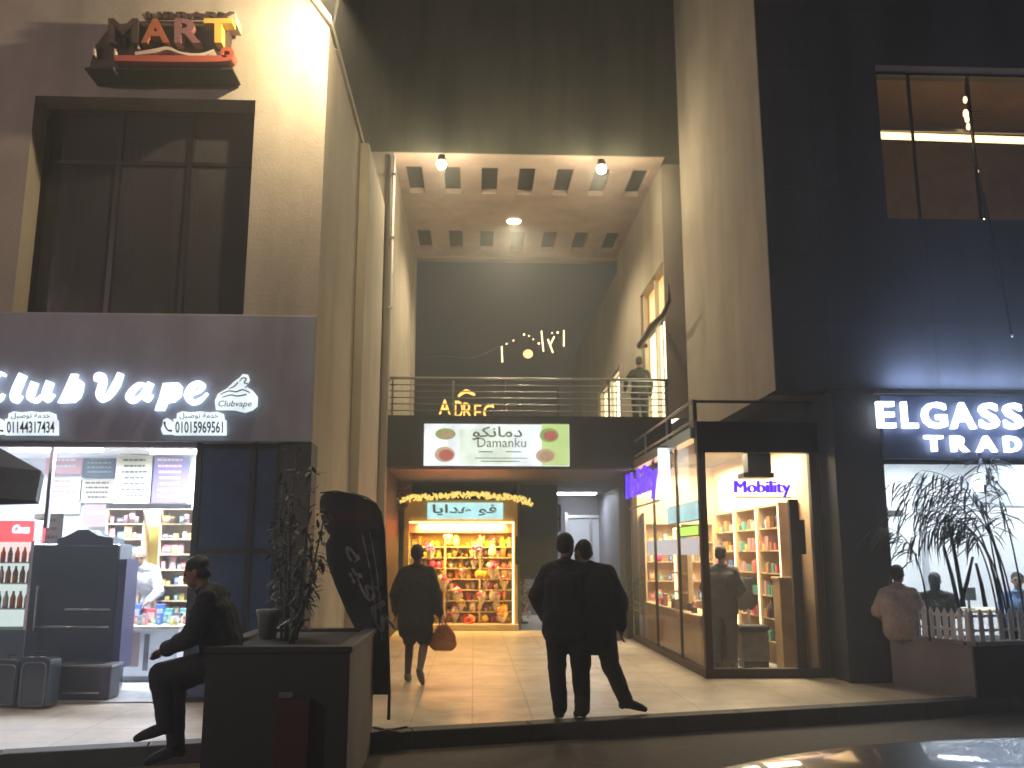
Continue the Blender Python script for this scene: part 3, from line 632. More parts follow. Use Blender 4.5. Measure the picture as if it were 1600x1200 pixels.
g.build('side_wall', 'plaster_gate', GB)
for k in range(2):
    y0, y1 = wy[k]; z1 = zt[k]; fr = MB()
    for y in (y0+.02, y0+(y1-y0)*.45, y1-.1): fr.box(RX+.06, RX+.14, y, y+.08, FZ, z1)
    fr.box(RX+.07, RX+.13, y0, y1, FZ+2.2, FZ+2.28); w_ = fr.build('window', 'cream', GB)
    MB().box(RX+.2, RX+.22, y0, y0+(y1-y0)*.42, FZ, FZ+2.2).build('pane', 'lit_window_bright', w_); MB().box(RX+.2, RX+.22, y0+(y1-y0)*.5, y1, FZ, FZ+2.2).build('pane', 'lit_window', w_)
    MB().box(RX+.2, RX+.22, y0, y1, FZ+2.3, z1).build('pane', 'lit_window_orange', w_)
# balcony slab and storey below
g = MB(); g.box(GX0-.35, RX+.05, 17.0, 23.5, FB+.42, FZ); g.build('balcony_slab', 'cladding_dark', GB)
g = MB(); g.box(GX0-.35, RX-.0, 16.86, 17.0, FB+.02, FZ+.0); g.build('balcony_fascia', 'cladding_dark', GB)
mat('ceiling_grey', (.12, .12, .14), .6, var=.15); MB().box(GX0-.35, 3.7, 17.0, 26, FB, FB+.40).build('ceiling', 'ceiling_grey', GB)
MB().box(GX0-.4, GX0+.0, YG+.42, 26, 0, FB).build('passage_side', 'bronze_metal', GB); MB().box(3.0, 3.44, 17.9, 18.6, 0, FB).build('column', 'bronze_metal', GB)
g = MB(); g.box(-6, -1.4, 20.1, 20.4, 0, FB); g.box(.96, 1.05, 20.2, 25, 0, FB); g.box(.96, 5.5, 25, 25.2, 0, FB); g.box(3.45, 3.6, 18.6, 25, 0, FB); g.build('passage_wall', 'ceiling_grey', GB)
# rear doorway
g = MB(); a = at(886, 800, 24.9); b = at(958, 800, 24.9)
g.box(a.x-.06, a.x+.02, 24.86, 25, 0, 2.75); g.box(b.x-.1, b.x-.02, 24.86, 25, 0, 2.75); g.box(a.x+.02, b.x-.1, 24.86, 25, 2.6, 2.68); g.box((a.x+b.x)/2-.03, (a.x+b.x)/2+.03, 24.88, 24.98, 0, 2.6)
d = g.build('doorway', 'aluminium', GB); MB().box(a.x+.02, b.x-.1, 24.94, 24.97, 0, 2.6).build('pane', 'shop_grey', d)
t = thing('panel_light', 'pale light panel on the ceiling at the dim rear corridor', 'ceiling light', (2.6, 23.6, FB)); MB().box(2.0, 3.2, 23.45, 23.75, FB-.04, FB-.002).build('panel', 'tube_white', t); lamp('AREA', (2.6, 23.6, FB-.08), 26, (.85, .88, 1), t, 1.1, .3)
# lamps under the arch
for (px, py, lab) in ((690, 257, 'left glowing floodlight on the front edge of the arch'), (940, 264, 'right glowing floodlight on the front edge of the arch')):
    p = at(px, py, YG-.45); t = thing('arch_lamp', lab, 'lamp', p, 0, 'floodlights on the arch')
    MB().bar((p.x, p.y+.05, p.z+.16), (p.x, YG, p.z+.30), .03).build('arm', 'grey_metal', t)
    MB().lathe((p.x, p.y, p.z), [(.02, .20), (.07, .18), (.08, .09), (.075, .05)], 14).build('housing', 'grey_metal', t, smooth=True)
    MB().ell(p, (.095, .095, .095)).build('bulb', 'lamp_warm', t, smooth=True)
    lamp('POINT', (p.x, p.y-.02, p.z-.12), 66, (1, .82, .52), t, .1)
p = atz(803, 343, GZ); t = thing('ceiling_light', 'round recessed light in the middle of the soffit', 'ceiling light', (p.x, p.y, GZ))
MB().lathe((p.x, p.y, GZ-.045), [(.20, .045), (.2, .02), (.17, 0)], 24).build('rim', 'white', t); MB().lathe((p.x, p.y, GZ-.06), [(.165, .02), (.13, 0)], 24).build('diffuser', 'lamp_down', t)
lamp('SPOT', (p.x, p.y, GZ-.1), 480, (1, .82, .52), t, .15, rot=(0, 0, 0), spot=R(150), blend=.5)
# railing
RY = 17.0; t = thing('balcony_railing', 'steel balcony railing with horizontal rails over the passage', 'railing', (1, RY, FZ))
zt_ = at(800, 592, RY).z
MB().tube([(GX0-.02, RY, zt_), (RX, RY, zt_)], .028).build('handrail', 'steel', t, smooth=True)
for i in range(5): z = FZ+.12+(zt_-FZ-.12)*i/5.0; MB().tube([(GX0-.02, RY+.02, z), (RX, RY+.02, z)], .012, 6).build('rail', 'steel', t, smooth=True)
for px in (613, 708, 790, 872, 952, 1043): x = at(px, 620, RY).x; MB().box(x-.02, x+.02, RY+.03, RY+.07, FZ, zt_-.01).build('post', 'grey_metal', t)
# lit yellow word behind the railing
t = thing('letter_sign', 'glowing yellow letters ADREC standing on the balcony behind the railing', 'sign', at(728, 655, 18.2))
for (s_, x0, x1, y0, y1) in (('A', 686, 704, 624, 647), ('D', 711, 723, 626, 652), ('R', 724, 738, 629, 654), ('E', 741, 752, 631, 655), ('C', 755, 772, 632, 655)):
    MB().text(s_, pxfront(x0, x1, y0, y1, 18.2), 0, .05, .004).build('letter', 'letter_yellow', t)
g = MB(); g.stroke([(716, 619), (728, 611), (742, 617)], [3, 6, 3], pxplane(18.2), 0, .05); g.build('crescent', 'letter_yellow', t)
g = MB()
for px in (690, 740, 768): q = at(px, 640, 18.27); g.box(q.x-.012, q.x+.012, 18.26, 18.285, FZ, q.z)
g.build('stand', 'black_metal', t)
# hanging light decoration beyond the arch
t = thing('light_garland', 'garland of small warm lights and tubes strung in the sky beyond the arch', 'garland', at(830, 540, 27))
def gp(px, py): return at(px, py, 27)
g = MB()
for pts in ([(655, 560), (690, 556), (738, 560), (784, 541)], [(784, 541), (800, 533), (820, 527), (838, 524), (860, 521), (881, 516), (940, 470)]): g.tube([gp(*q) for q in pts], .012, 5)
g.build('cable', 'grey_metal', t)
bb = MB(); q2 = random.Random(4)
for (x, y0, y1, dx) in ((784, 541, 566, 1), (846, 517, 549, 3), (881, 516, 541, 0), (856, 530, 551, 8), (866, 526, 538, -6)): bb.tube([gp(x, y0), gp(x+dx, y1)], .022, 6)
for (x, y) in ((792, 538), (803, 533), (818, 522), (827, 525), (834, 531), (841, 536), (862, 521), (871, 519)): bb.ell(gp(x+q2.uniform(-1, 1), y+q2.uniform(-1, 1)), (q2.uniform(.018, .04),)*3, n=6, m=4)
bb.build('bulb', 'strip_warm', t)
p = gp(825, 553); t = thing('lantern', 'small round orange lantern hanging under the light garland', 'lantern', p)
MB().ell(p, (.15, .15, .13)).build('shade', 'orange_lantern', t, smooth=True); MB().tube([p+Vector((0, 0, .12)), gp(825, 526)], .008, 5).build('cord', 'grey_metal', t)
# wrought bracket on the right inner wall
t = thing('iron_bracket', 'dark curved iron bracket on the upper right wall above the balcony man', 'bracket', atx(1020, 500, RX-.1))
g = MB(); q_ = [atx(x, y, RX-.12) for x, y in ((1044, 445), (1046, 470), (1036, 492), (1020, 510), (1008, 528), (1000, 540))]; g.tube(q_, [.03, .035, .05, .09, .06, .08], 7); g.build('arm', 'bronze_metal', t, smooth=True)
MB().tube([q_[-1], q_[-1]+Vector((.16, 0, 0))], .05).build('mount', 'bronze_metal', t)
# food sign
YP = 16.78; t = thing('food_sign', 'lit pale food sign with four round dishes on the balcony front', 'sign', at(777, 728, YP))
MB().pxbox(663, 890, 662, 728, YP, .08).build('panel', 'lightbox_white', t)
MB().pxbox(718, 800, 670, 726, YP-.006, .005).build('centre_panel', 'lightbox_pale', t)
MB().pxbox(846, 889.5, 662.5, 727.5, YP-.006, .005).build('green_panel', 'lightbox_green', t)
g = MB(); g.text('Damanku', pxfront(746, 822, 684, 699, YP-.012), 0, .004, -.0); g.text(AR_FOOD, pxfront(738, 816, 666, 688, YP-.012), 0, .004, .012)
for (x0, x1, y) in ((748, 770, 706), (790, 815, 706), (742, 824, 716), (752, 812, 721)): g.pxbox(x0, x1, y-1, y+.6, YP-.012, .004)
g.build('lettering', 'print_grey', t)
mat('food_green', (.30, .45, .16), .6, emit=(.30, .45, .16), es=0.25); mat('food_brown', (.42, .30, .20), .6, emit=(.42, .30, .20), es=0.3, var=.3, scale=14); mat('food_red', (.45, .14, .12), .6, emit=(.45, .14, .12), es=0.3, var=.3, scale=14); mat('food_beige', (.55, .42, .32), .6, emit=(.55, .42, .32), es=0.3, var=.3, scale=14)
for (x, y, rx, rz_, m0, m1) in ((696, 678, 16, 9, 'food_green', 'food_brown'), (695, 710, 16, 12, 'food_beige', 'food_red'), (858, 680, 15, 11, 'food_green', 'food_red'), (852, 712, 15, 11, 'food_beige', 'food_brown')):
    g = MB(); Pc = pxplane(YP-.014); el = lambda k, cx=0, cy=0: [(x+cx+rx*k*math.cos(2*math.pi*i/24), y+cy+rz_*k*math.sin(2*math.pi*i/24)) for i in range(24)]
    g.prism(el(1), Pc, 0, .006); g.m(1).prism(el(.72, 2, 1), Pc, -.004, -.001); g.build('dish_picture', [m0, m1], t)
# string of bulbs below the slab & gift shop
YF = 20.0
FS = thing('gift_shop', 'brightly lit yellow gift shop under the balcony with crowded shelves', 'shop', at(720, 985, YF))
a = at(640, 815, YF); b = at(803, 983, YF)
fx0, fx1, fz1 = a.x, b.x, a.z
mat('gold_panel', (.55, .36, .12), .4, var=.2, scale=6)
MB().box(fx0-.12, fx0, YF-.02, YF+.9, 0, fz1+.0).build('side_panel', 'gold_panel', FS); MB().box(fx1, fx1+.08, YF-.02, YF+.9, 0, fz1).build('side_panel', 'gold_panel', FS)
MB().box(fx0, fx1, YF+.75, YF+.85, 0, fz1).build('back_panel', 'print_yellow', FS)
a = at(636, 782, YF); MB().box(fx0-.12, fx1+.08, YF, YF+.9, fz1, a.z+.02).build('header', 'gold_panel', FS)
mat('coral', (.75, .16, .09), .6); MB().box(fx0, fx1, YF+.02, YF+.06, fz1-.24, fz1).build('valance', 'coral', FS)
MB().box(fx0+.02, fx1+.10, YF-.12, YF+.75, .012, .13).build('plinth', 'wood_light', FS, bevel=.01)
MB().box(fx1-.035, fx1-.005, YF-.045, YF-.021, .14, fz1-.02).build('light_strip', 'strip_yellow', FS)
MB().box(fx0, fx1, YF-.045, YF-.021, fz1-.03, fz1-.005).build('light_strip', 'strip_yellow', FS)
rows_z = [.14+i*(fz1-.3-.14)/8 for i in range(8)]
for z in rows_z[1:]: MB().box(fx0, fx1, YF+.32, YF+.74, z-.02, z).build('shelf', 'wood_light', FS)
for x in (fx0+.78, fx0+1.55): MB().box(x-.02, x+.02, YF+.31, YF+.74, .14, fz1-.24).build('divider', 'wood_light', FS)
lamp('AREA', ((fx0+fx1)/2, YF+.1, fz1-.27), 40, (1, .62, .13), FS, 1.9, .16)
lamp('AREA', ((fx0+fx1)/2, YF-.05, fz1-.1), 46, (1, .64, .20), FS, 1.9, .2, rot=(R(35), 0, 0))
t = thing('shop_sign', 'pale blue lit sign over the gift shop shelves', 'sign', at(726, 810, YF-.1))
MB().pxbox(668, 786, 785, 811, YF-.1, .08).build('panel', 'lightbox_blue', t)
g = MB(); g.text(AR_TOYS+' \uFEEE\uFED3', pxfront(676, 776, 788, 806, YF-.106), 0, .005, .02); g.build('lettering', 'print_grey', t)
t = thing('tinsel_garland', 'yellow glittering garland draped above the gift shop sign', 'garland', at(725, 775, YF-.2))
g = MB(); rr = random.Random(3)
for i in range(260):
    u = i/260; x = 612+u*220+rr.uniform(-3, 3); y = 775+2*math.sin(u*9)+(6*(1-u*6) if u < .16 else 0)+rr.uniform(-4, 4)+(10*(u-.86)*7 if u > .86 else 0)
    q = at(x, y, YF-.25+rr.uniform(-.05, .05)); g.ell(q, (.022, .022, .05), Matrix.Rotation(rr.uniform(-1, 1), 3, 'Y'), 5, 3)
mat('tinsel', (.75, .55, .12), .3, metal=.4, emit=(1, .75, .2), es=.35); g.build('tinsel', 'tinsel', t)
t = thing('flower_swag', 'dull pink dried flower swag at the upper left of the gift shop', 'flowers', at(620, 770, YF-.6))
g = MB()
for i in range(60): q = at(rr.uniform(598, 642), rr.uniform(735, 800), YF-.6+rr.uniform(-.1, .1)); g.ell(q, (rr.uniform(.03, .07), .03, rr.uniform(.02, .06)), Matrix.Rotation(rr.uniform(-1, 1), 3, 'Y'), 6, 4)
mat('dried_pink', (.25, .10, .09), .8, var=.3); g.build('blossom', 'dried_pink', t)
# gifts: bouquets, jars, boxes, each a thing
GIFT = []
def bouquet(c1, c2, seed):
    q = random.Random(seed); g = MB()
    for i in range(26):
        a_ = q.uniform(0, 6.28); r_ = q.uniform(0, .085); g.m(0 if q.random() < .7 else 1); g.ell((r_*math.cos(a_), r_*.7*math.sin(a_), .15+q.uniform(-.03, .07)-r_*.4), (q.uniform(.018, .034),)*3, None, 6, 4)
    g.m(2).lathe((0, 0, 0), [(.03, 0), (.035, .02), (.085, .13)], 9)
    return g.build('bouquet', [c1, c2, 'wrap_paper'], None)
mat('wrap_paper', (.65, .55, .42), .6); mat('fl_pink', (.72, .05, .20), .6); mat('fl_red', (.5, .03, .04), .6); mat('fl_yellow', (.8, .5, .04), .6); mat('fl_orange', (.8, .28, .05), .6); mat('fl_white', (.75, .68, .6), .6); mat('fl_purple', (.2, .05, .25), .6); mat('fl_dark', (.06, .03, .03), .6)
for i, (c1, c2) in enumerate((('fl_pink', 'fl_white'), ('fl_red', 'fl_orange'), ('fl_yellow', 'fl_white'), ('fl_orange', 'fl_yellow'), ('fl_white', 'fl_pink'), ('fl_purple', 'fl_pink'))): GIFT.append(bouquet(c1, c2, i))
for m_, pr in (('fl_yellow', [(.05, 0), (.06, .03), (.06, .15), (.035, .18), (.035, .22)]), ('wrap_paper', [(.04, 0), (.07, .06), (.06, .15), (.03, .2)]), ('fl_dark', [(.05, 0), (.055, .14), (.02, .17), (.02, .24)]), ('fl_yellow', [(.05, 0), (.08, .05), (.07, .12), (.02, .15)]), ('fl_pink', [(.05, 0), (.06, .06), (.05, .12), (.01, .14)]), ('fl_orange', [(.045, 0), (.05, .2), (.03, .23)])): GIFT.append(MB().lathe((0, 0, 0), pr, 10).build('jar', m_, None, smooth=True))
gl = {'bouquet': ('small wrapped bouquet crowded onto the yellow gift shop shelves', 'bouquet', 'bouquets in the gift shop'), 'jar': ('small jar or bottle standing on the yellow gift shop shelves', 'jar', 'jars in the gift shop')}
for ri, z in enumerate(rows_z):
    for k in range(17):
        x = fx0+.08+k*(fx1-fx0-.16)/16
        pr = GIFT[rr.choice([0, 1, 2, 2, 3, 4, 5, 6, 6, 7, 8, 9, 9, 9, 10, 10, 11])] if not (ri == 0 and 6 < k < 10) else GIFT[rr.choice([0, 1, 0])]
        l_ = gl[pr.name.split('.')[0]]; put(pr, (x+rr.uniform(-.03, .03), YF+.38+rr.uniform(0, .15), z), rr.uniform(-3, 3), l_[0], l_[1], l_[2], scale=rr.choice([.6, .8, .9, 1.0, 1.2, 1.4])) if rr.random() > .08 else None
HERO = [(770, 886, 0, 1.7, 'big pink bouquet at the right of the gift shop shelves'), (693, 905, 0, 1.5, 'magenta bouquet in the middle of the gift shop shelves'), (735, 972, 1, 2.0, 'big coral red bouquet on the gift shop floor'), (745, 858, 5, 1.4, 'purple bouquet on an upper gift shop shelf'), (672, 858, 5, 1.4, 'dark purple bouquet at the upper left of the gift shop'), (715, 925, 4, 1.4, 'cream bouquet low in the middle of the gift shop'), (785, 955, 3, 1.6, 'orange bouquet at the lower right of the gift shop'), (700, 835, 0, 1.3, 'pink bouquet hung under the coral band of the gift shop'), (752, 930, 4, 1.3, 'pale bouquet right of the coral red one in the gift shop'), (672, 955, 2, 1.6, 'yellow bouquet at the lower left of the gift shop')]
for (px, py, k, sc_, lb) in HERO:
    q_ = at(px, py, YF+.2); put(GIFT[k], (q_.x, YF+.2, q_.z-.15*sc_), rr.uniform(-2, 2), lb, 'bouquet', 'large bouquets in front of the gift shop shelves', None, sc_)
# flower stand beside the gift shop and dark screen over it
t = thing('flower_stand', 'narrow stand of cut flowers standing right of the gift shop', 'flower stand', atz(815, 974))
p = atz(815, 974); g = MB(); g.tube([(p.x, p.y, .01), (p.x, p.y, 1.0)], .02); g.lathe((p.x, p.y, .0), [(.16, 0), (.16, .04), (.03, .06)]); g.build('stand', 'black_metal', t)
g = MB()
for i in range(140):
    z = rr.uniform(.15, 1.25); r_ = .20; a_ = rr.uniform(0, 6.28); g.m(rr.choice([0, 1, 2, 2])); g.ell((p.x+rr.uniform(.3, 1)*r_*math.cos(a_), p.y+r_*math.sin(a_), z), (rr.uniform(.025, .06),)*3, None, 6, 4)
g.build('flowers', ['fl_orange', 'wrap_paper', 'fl_white'], t)
t = thing('screen', 'flat black screen on the dark wall right of the gift shop', 'screen', at(833, 880, 19.6))
MB().pxbox(805, 866, 838, 882, 19.6, .05).build('panel', 'black', t, bevel=.01); MB().pxbox(830, 838, 882, 900, 19.63, .03).build('bracket', 'black_metal', t)
MB().pxbox(812, 872, 757, 905, 20.15, .2).build('passage_panel', 'navy', GB)
# small white letters in the corridor
t = thing('corridor_sign', 'small white upright sign in the dim corridor beside the dark panel', 'sign', at(869, 830, 21))
g = MB(); g.text('H', pxfront(862, 874, 812, 828, 21), 0, .02, .02); g.text('M', pxfront(864, 874, 792, 808, 21), 0, .02, .02); g.build('lettering', 'print_grey', t)
MB().pxbox(860, 877, 788, 831, 21.02, .03).build('panel', 'navy', t)
# ------------------------------------------------------------------ right wing
YR = 11.7; XR = 4.05; RZ = 3.78
RB = thing('dark_building', 'dark clad building with the white trading shop below and a dim lit opening above', 'building', (7, YR, 0))
VX0, VX1, VZ0, VZ1 = 5.78, 10.5, 6.25, 8.6
g = MB(); g.box(XR, VX0, YR, YR+.4, RZ, 13); g.box(VX0, 14, YR, YR+.4, VZ1, 13); g.box(VX0, 14, YR, YR+.4, RZ, VZ0); g.box(VX1, 14, YR, YR+.4, VZ0, VZ1)
g.build('wall', 'cladding_right', RB)
g = MB(); g.box(XR, XR+.3, YR+.4, YG, RZ, 13.5); g.box(XR-.003, XR, YR+.03, YR+.4, RZ, 13); g.build('side_wall', 'plaster_gate', RB)
g = MB(); g.box(XR+.3, 14, YR+.4, YR+3.2, RZ, RZ+.3); g.box(XR+.3, 14, YR+3.0, YR+3.2, RZ, 10); g.box(XR+.3, 14, YR+.4, YR+3, VZ1+.25, VZ1+.4)
mat('upper_ceiling', (.26, .18, .11), .6, var=.3, scale=3); g.build('upper_room', 'upper_ceiling', RB)
PX0, PX1 = 4.79, 5.44
g = MB(); g.box(PX0, PX1, YR, YR+.9, 0, RZ-.004); g.build('pier', 'cladding_dark', RB, bevel=.01)
g = MB(); g.box(PX1+.003, 14, YR-.06, YR+.35, 2.86, RZ-.06); g.build('fascia', 'fascia_right', RB, bevel=.01)
g = MB(); g.box(PX1-.1, 14, YR-.12, YR+.38, RZ-.055, RZ-.005); g.build('ledge', 'grey_metal', RB)
# opening above: tube of light, blinds
g = MB()
for x in (6.35, 7.25, 8.6): g.box(x, x+.025, YR+.2, YR+.25, VZ0, VZ1-.03)
g.box(VX0, VX1, YR+.2, YR+.25, VZ1-.03, VZ1)
w_ = g.build('window', 'black_metal', RB)
MB().box(VX0, VX1, YR+.225, YR+.232, VZ0, VZ1).build('pane', 'clear_glass', w_)
t = thing('tube_light', 'long warm light tube across the upper opening of the dark building', 'ceiling light', (7.5, YR+1.0, 7.9))
za = at(1400, 214, YR+1.0).z; MB().tube([(at(1366, 208, YR+1).x, YR+1.0, za+.02), (10, YR+1.0, za-.04)], .055).build('tube', 'tube_warm', t, smooth=True)
MB().box(at(1366, 208, YR+1).x, 10, YR+.97, YR+1.03, za+.09, za+.14).build('tray', 'grey_metal', t)
lamp('AREA', (8, YR+1.0, za-.1), 1.8, (1, .66, .28), t, 4, .1); lamp('AREA', (8, YR+1.0, za+.2), 1.3, (1, .66, .28), t, 4, .1, rot=(math.pi, 0, 0))
t = thing('pendant_lights', 'slim hanging cluster of tiny warm lights in the upper opening', 'pendant light', at(1512, 150, YR+.8))
g = MB(); pts = [at(x, y, YR+.9) for x, y in ((1505, 60), (1510, 150), (1518, 210), (1532, 290), (1541, 350))]; g.tube(pts, .018, 6); g.build('cord', 'black_metal', t)
g = MB()
for (x, y, r_) in ((1508, 156, .045), (1509, 178, .06), (1511, 186, .05), (1513, 198, .045), (1523, 246, .028), (1525, 258, .022), (1527, 268, .03), (1537, 346, .04)): g.ell(at(x, y, YR+.86), (r_*.7, r_*.7, r_*1.3), None, 8, 5)
g.build('bulb', 'strip_warm', t)
g = MB(); p = at(1518, 178, YR+.86)
for k in range(5): g.bar((p.x-.16+.08*k*.2, p.y, p.z+.04-.05*k), (p.x+.2-.04*k, p.y, p.z+.04-.05*k), .01)
g.build('arm', 'bronze_metal', t)
t = thing('cable', 'thin black cable hanging slantwise across the dark wall above the white letters', 'cable', at(1580, 520, YR-.04))
MB().tube([at(x, y, YR-.03) for x, y in ((1536, 300), (1550, 370), (1566, 440), (1581, 522))], .018, 6).build('cord', 'black', t); MB().ell(at(1581, 524, YR-.03), (.02, .02, .03)).build('tip', 'steel', t)
# letters
YT = YR-.06
t = thing('shop_sign', 'glowing white capitals ELGASS TRADI over the white shop', 'sign', at(1480, 700, YT))
for (s_, x0, x1) in (('E', 1370, 1401), ('L', 1409, 1436), ('G', 1440, 1482), ('A', 1484, 1527), ('S', 1530, 1564), ('S', 1568, 1602)):
    dy = (x0-1370)*.012; MB().text(s_, pxfront(x0, x1, 627+dy, 668+dy, YT-.10), 0, .06, .022).build('letter', 'letter_white_right', t)
for (s_, x0, x1) in (('T', 1446, 1476), ('R', 1487, 1516), ('A', 1526, 1560), ('D', 1570, 1598), ('I', 1607, 1614)):
    dy = (x0-1446)*.01; MB().text(s_, pxfront(x0, x1, 680+dy, 705+dy, YT-.10), 0, .06, .03).build('letter', 'letter_white_right', t)
lamp('AREA', (at(1490, 655, YT-.1).x+.9, YT-.22, 3.40), 22, (.48, .66, 1), t, 3.4, .5, rot=(R(-90), 0, 0))
lamp('AREA', (7.4, YT-.13, RZ+.02), 30, (.45, .60, 1), t, 3.6, .08, rot=(R(180), 0, 0))
# shop room
g = MB(); g.box(PX1+.1, 13, 16.2, 16.3, 0, 3.6); g.box(PX1+.03, PX1+.1, YR+.9, 16.2, 0, 3.4); g.box(13, 13.1, YR+.4, 16.2, 0, 3.4); g.box(PX1+.05, 13, YR+.4, 16.2, 3.3, 3.4)
g.build('shop_room', 'shop_white', RB)
g = MB(); g.add([(PX1, YR+.05, .012), (13, YR+.05, .012), (13, 16.2, .012), (PX1, 16.2, .012)], [(0, 1, 2, 3)]); g.build('shop_floor', 'shop_tiles', RB)
g = MB(); P_ = pxplane(14.0); g.prism([(1538, 640), (1700, 640), (1700, 792), (1545, 790), (1536, 770), (1548, 735), (1572, 712)], P_, 0, .5); g.build('bulkhead', 'shop_grey', RB)
g = MB(); g.pxbox(1440, 1452, 740, 960, 16.05, .1); g.build('room_column', 'shop_grey', RB)
g = MB()
for x in (PX1+.004, 7.6, 9.8): g.box(x, x+.05, YR+.1, YR+.16, 0, 2.86)
g.box(PX1+.054, 13, YR+.11, YR+.15, 2.80, 2.858); sf = g.build('shop_front', 'black_metal', RB)
MB().box(PX1+.06, 13, YR+.125, YR+.132, .02, 2.80).build('pane', 'clear_glass', sf)
for (x, y) in ((6.9, 13.2), (9.0, 13.2), (7.6, 15.0), (10.4, 15)):
    t = thing('panel_light', 'square white light panel on the white shop ceiling', 'ceiling light', (x, y, 3.3), 0, 'light panels in the white shop')
    MB().box(x-.3, x+.3, y-.3, y+.3, 3.26, 3.298).build('panel', 'tube_white', t); lamp('AREA', (x, y, 3.2), 24, (.88, .95, 1), t, .6)
t = thing('air_conditioner', 'small dark unit on the wall at the left of the white shop', 'air conditioner', at(1399, 805, 14.5))
MB().pxbox(1388, 1413, 797, 807, 14.5, .25).build('body', 'print_dark', t, bevel=.02); MB().pxbox(1384, 1389, 793, 799, 14.5, .2).build('bracket', 'grey_metal', t)
for (px, py, w1, h1, lab) in ((1515, 960, 22, 34, 'dark monitor seen between the palm stems'), ):
    t = thing('monitor', lab, 'monitor', at(px, py, 13.6)); MB().pxbox(px-w1/2, px+w1/2, 918, 938, 13.6, .04).build('screen', 'print_dark', t, bevel=.005); MB().pxbox(px-2, px+2, 938, 952, 13.62, .03).build('stand', 'black', t); MB().pxbox(px-9, px+9, 951, 953, 13.55, .15).build('base', 'black', t)
a = at(1470, 953, 13.5); b = at(1640, 953, 13.5); t = thing('desk', 'pale desk inside the white shop behind the palm', 'desk', ((a.x+b.x)/2, 13.8, 0))
MB().box(a.x, b.x, 13.4, 14.1, a.z-.04, a.z).build('top', 'wood_light', t); 
for x in (a.x+.03, b.x-.08): MB().box(x, x+.05, 13.45, 14.05, .014, a.z-.04).build('leg', 'grey_metal', t)
# ------------------------------------------------------------------ glass kiosk
KX0, KX1, KY0, KY1, KZ = 3.08, 4.72, 12.2, 17.6, 3.30
KB = thing('glass_kiosk', 'glass fronted kiosk with bronze posts and warm shelves selling phones', 'kiosk', (KX0, KY0, 0))
g = MB()
for (x, y) in ((KX0, KY0), (KX1-.09, KY0), (KX0, KY1-.09)): MB().box(x, x+.10, y, y+.10, 0, KZ).build('post', 'bronze_metal', KB)
for y in (KY0+1.5, KY0+3.3): MB().box(KX0+.02, KX0+.06, y, y+.05, .1, KZ).build('mullion', 'bronze_metal', KB)
x3 = at(1240, 900, KY0).x; x4 = at(1255, 900, KY0).x; MB().box(x3, x4, KY0+.02, KY0+.09, .1, 2.35).build('door_stile', 'bronze_metal', KB)
MB().box(KX0-.01, KX1, KY0-.01, KY0+.12, 0.003, .12).build('sill', 'bronze_metal', KB); MB().box(KX0-.01, KX0+.11, KY0+.12, KY1, 0.003, .10).build('sill', 'bronze_metal', KB)
MB().box(KX0-.012, KX1+.04, KY0-.02, KY0+.14, at(1100, 707, KY0).z, KZ+.12).build('front_band', 'black_metal', KB)
g = MB(); g.box(KX0-.06, KX0+.10, KY0+.14, KY1, KZ-.10, KZ+.06); g.build('roof_edge', 'aluminium', KB); MB().box(KX0+.1, KX1, KY0+.15, KY1, KZ, KZ+.1).build('roof', 'ceiling_grey', KB)
MB().box(KX0+.10, KX1-.09, KY0+.04, KY0+.048, .12, 2.92).build('pane', 'clear_glass', KB); MB().box(KX0+.03, KX0+.038, KY0+.10, KY1, .1, KZ-.1).build('pane', 'clear_glass', KB)
mat('kiosk_wall', (.70, .52, .32), .6, var=.1)
g = MB(); g.box(KX1, KX1+.06, KY0+.12, KY1, 0, KZ); g.box(KX0, KX1, KY1, KY1+.06, 0, KZ); g.build('back_wall', 'kiosk_wall', KB)
g = MB(); g.add([(KX0+.1, KY0+.12, .014), (KX1, KY0+.12, .014), (KX1, KY1, .014), (KX0+.1, KY1, .014)], [(0, 1, 2, 3)]); g.build('kiosk_floor', 'shop_tiles', KB)
lamp('AREA', (3.95, 14.2, KZ-.12), 115, (1, .80, .50), KB, 1.0, 3.0); lamp('AREA', (3.95, 16.6, KZ-.12), 70, (1, .80, .5), KB, 1.0, 1.2)
# railing above the kiosk
t = thing('roof_railing', 'slanting looking steel railing on the kiosk roof edge', 'railing', (KX0, 14, KZ))
for z in (KZ+.14, KZ+.42): MB().tube([(KX0-.03, KY0+.05, z), (KX0-.03, KY1, z)], .022).build('rail', 'aluminium', t, smooth=True)
for y in (KY0+.05, KY0+1.8, KY0+3.6, KY1-.05): MB().box(KX0-.045, KX0-.015, y-.015, y+.015, KZ+.06, KZ+.42).build('post', 'aluminium', t)
MB().tube([(KX0-.03, KY0-.015, KZ+.40), (KX1, KY0-.015, KZ+.40)], .022).build('rail', 'bronze_metal', t, smooth=True)
MB().box(KX0-.045, KX0-.0, KY0-.03, KY0+.0, KZ+.125, KZ+.42).build('post', 'bronze_metal', t)
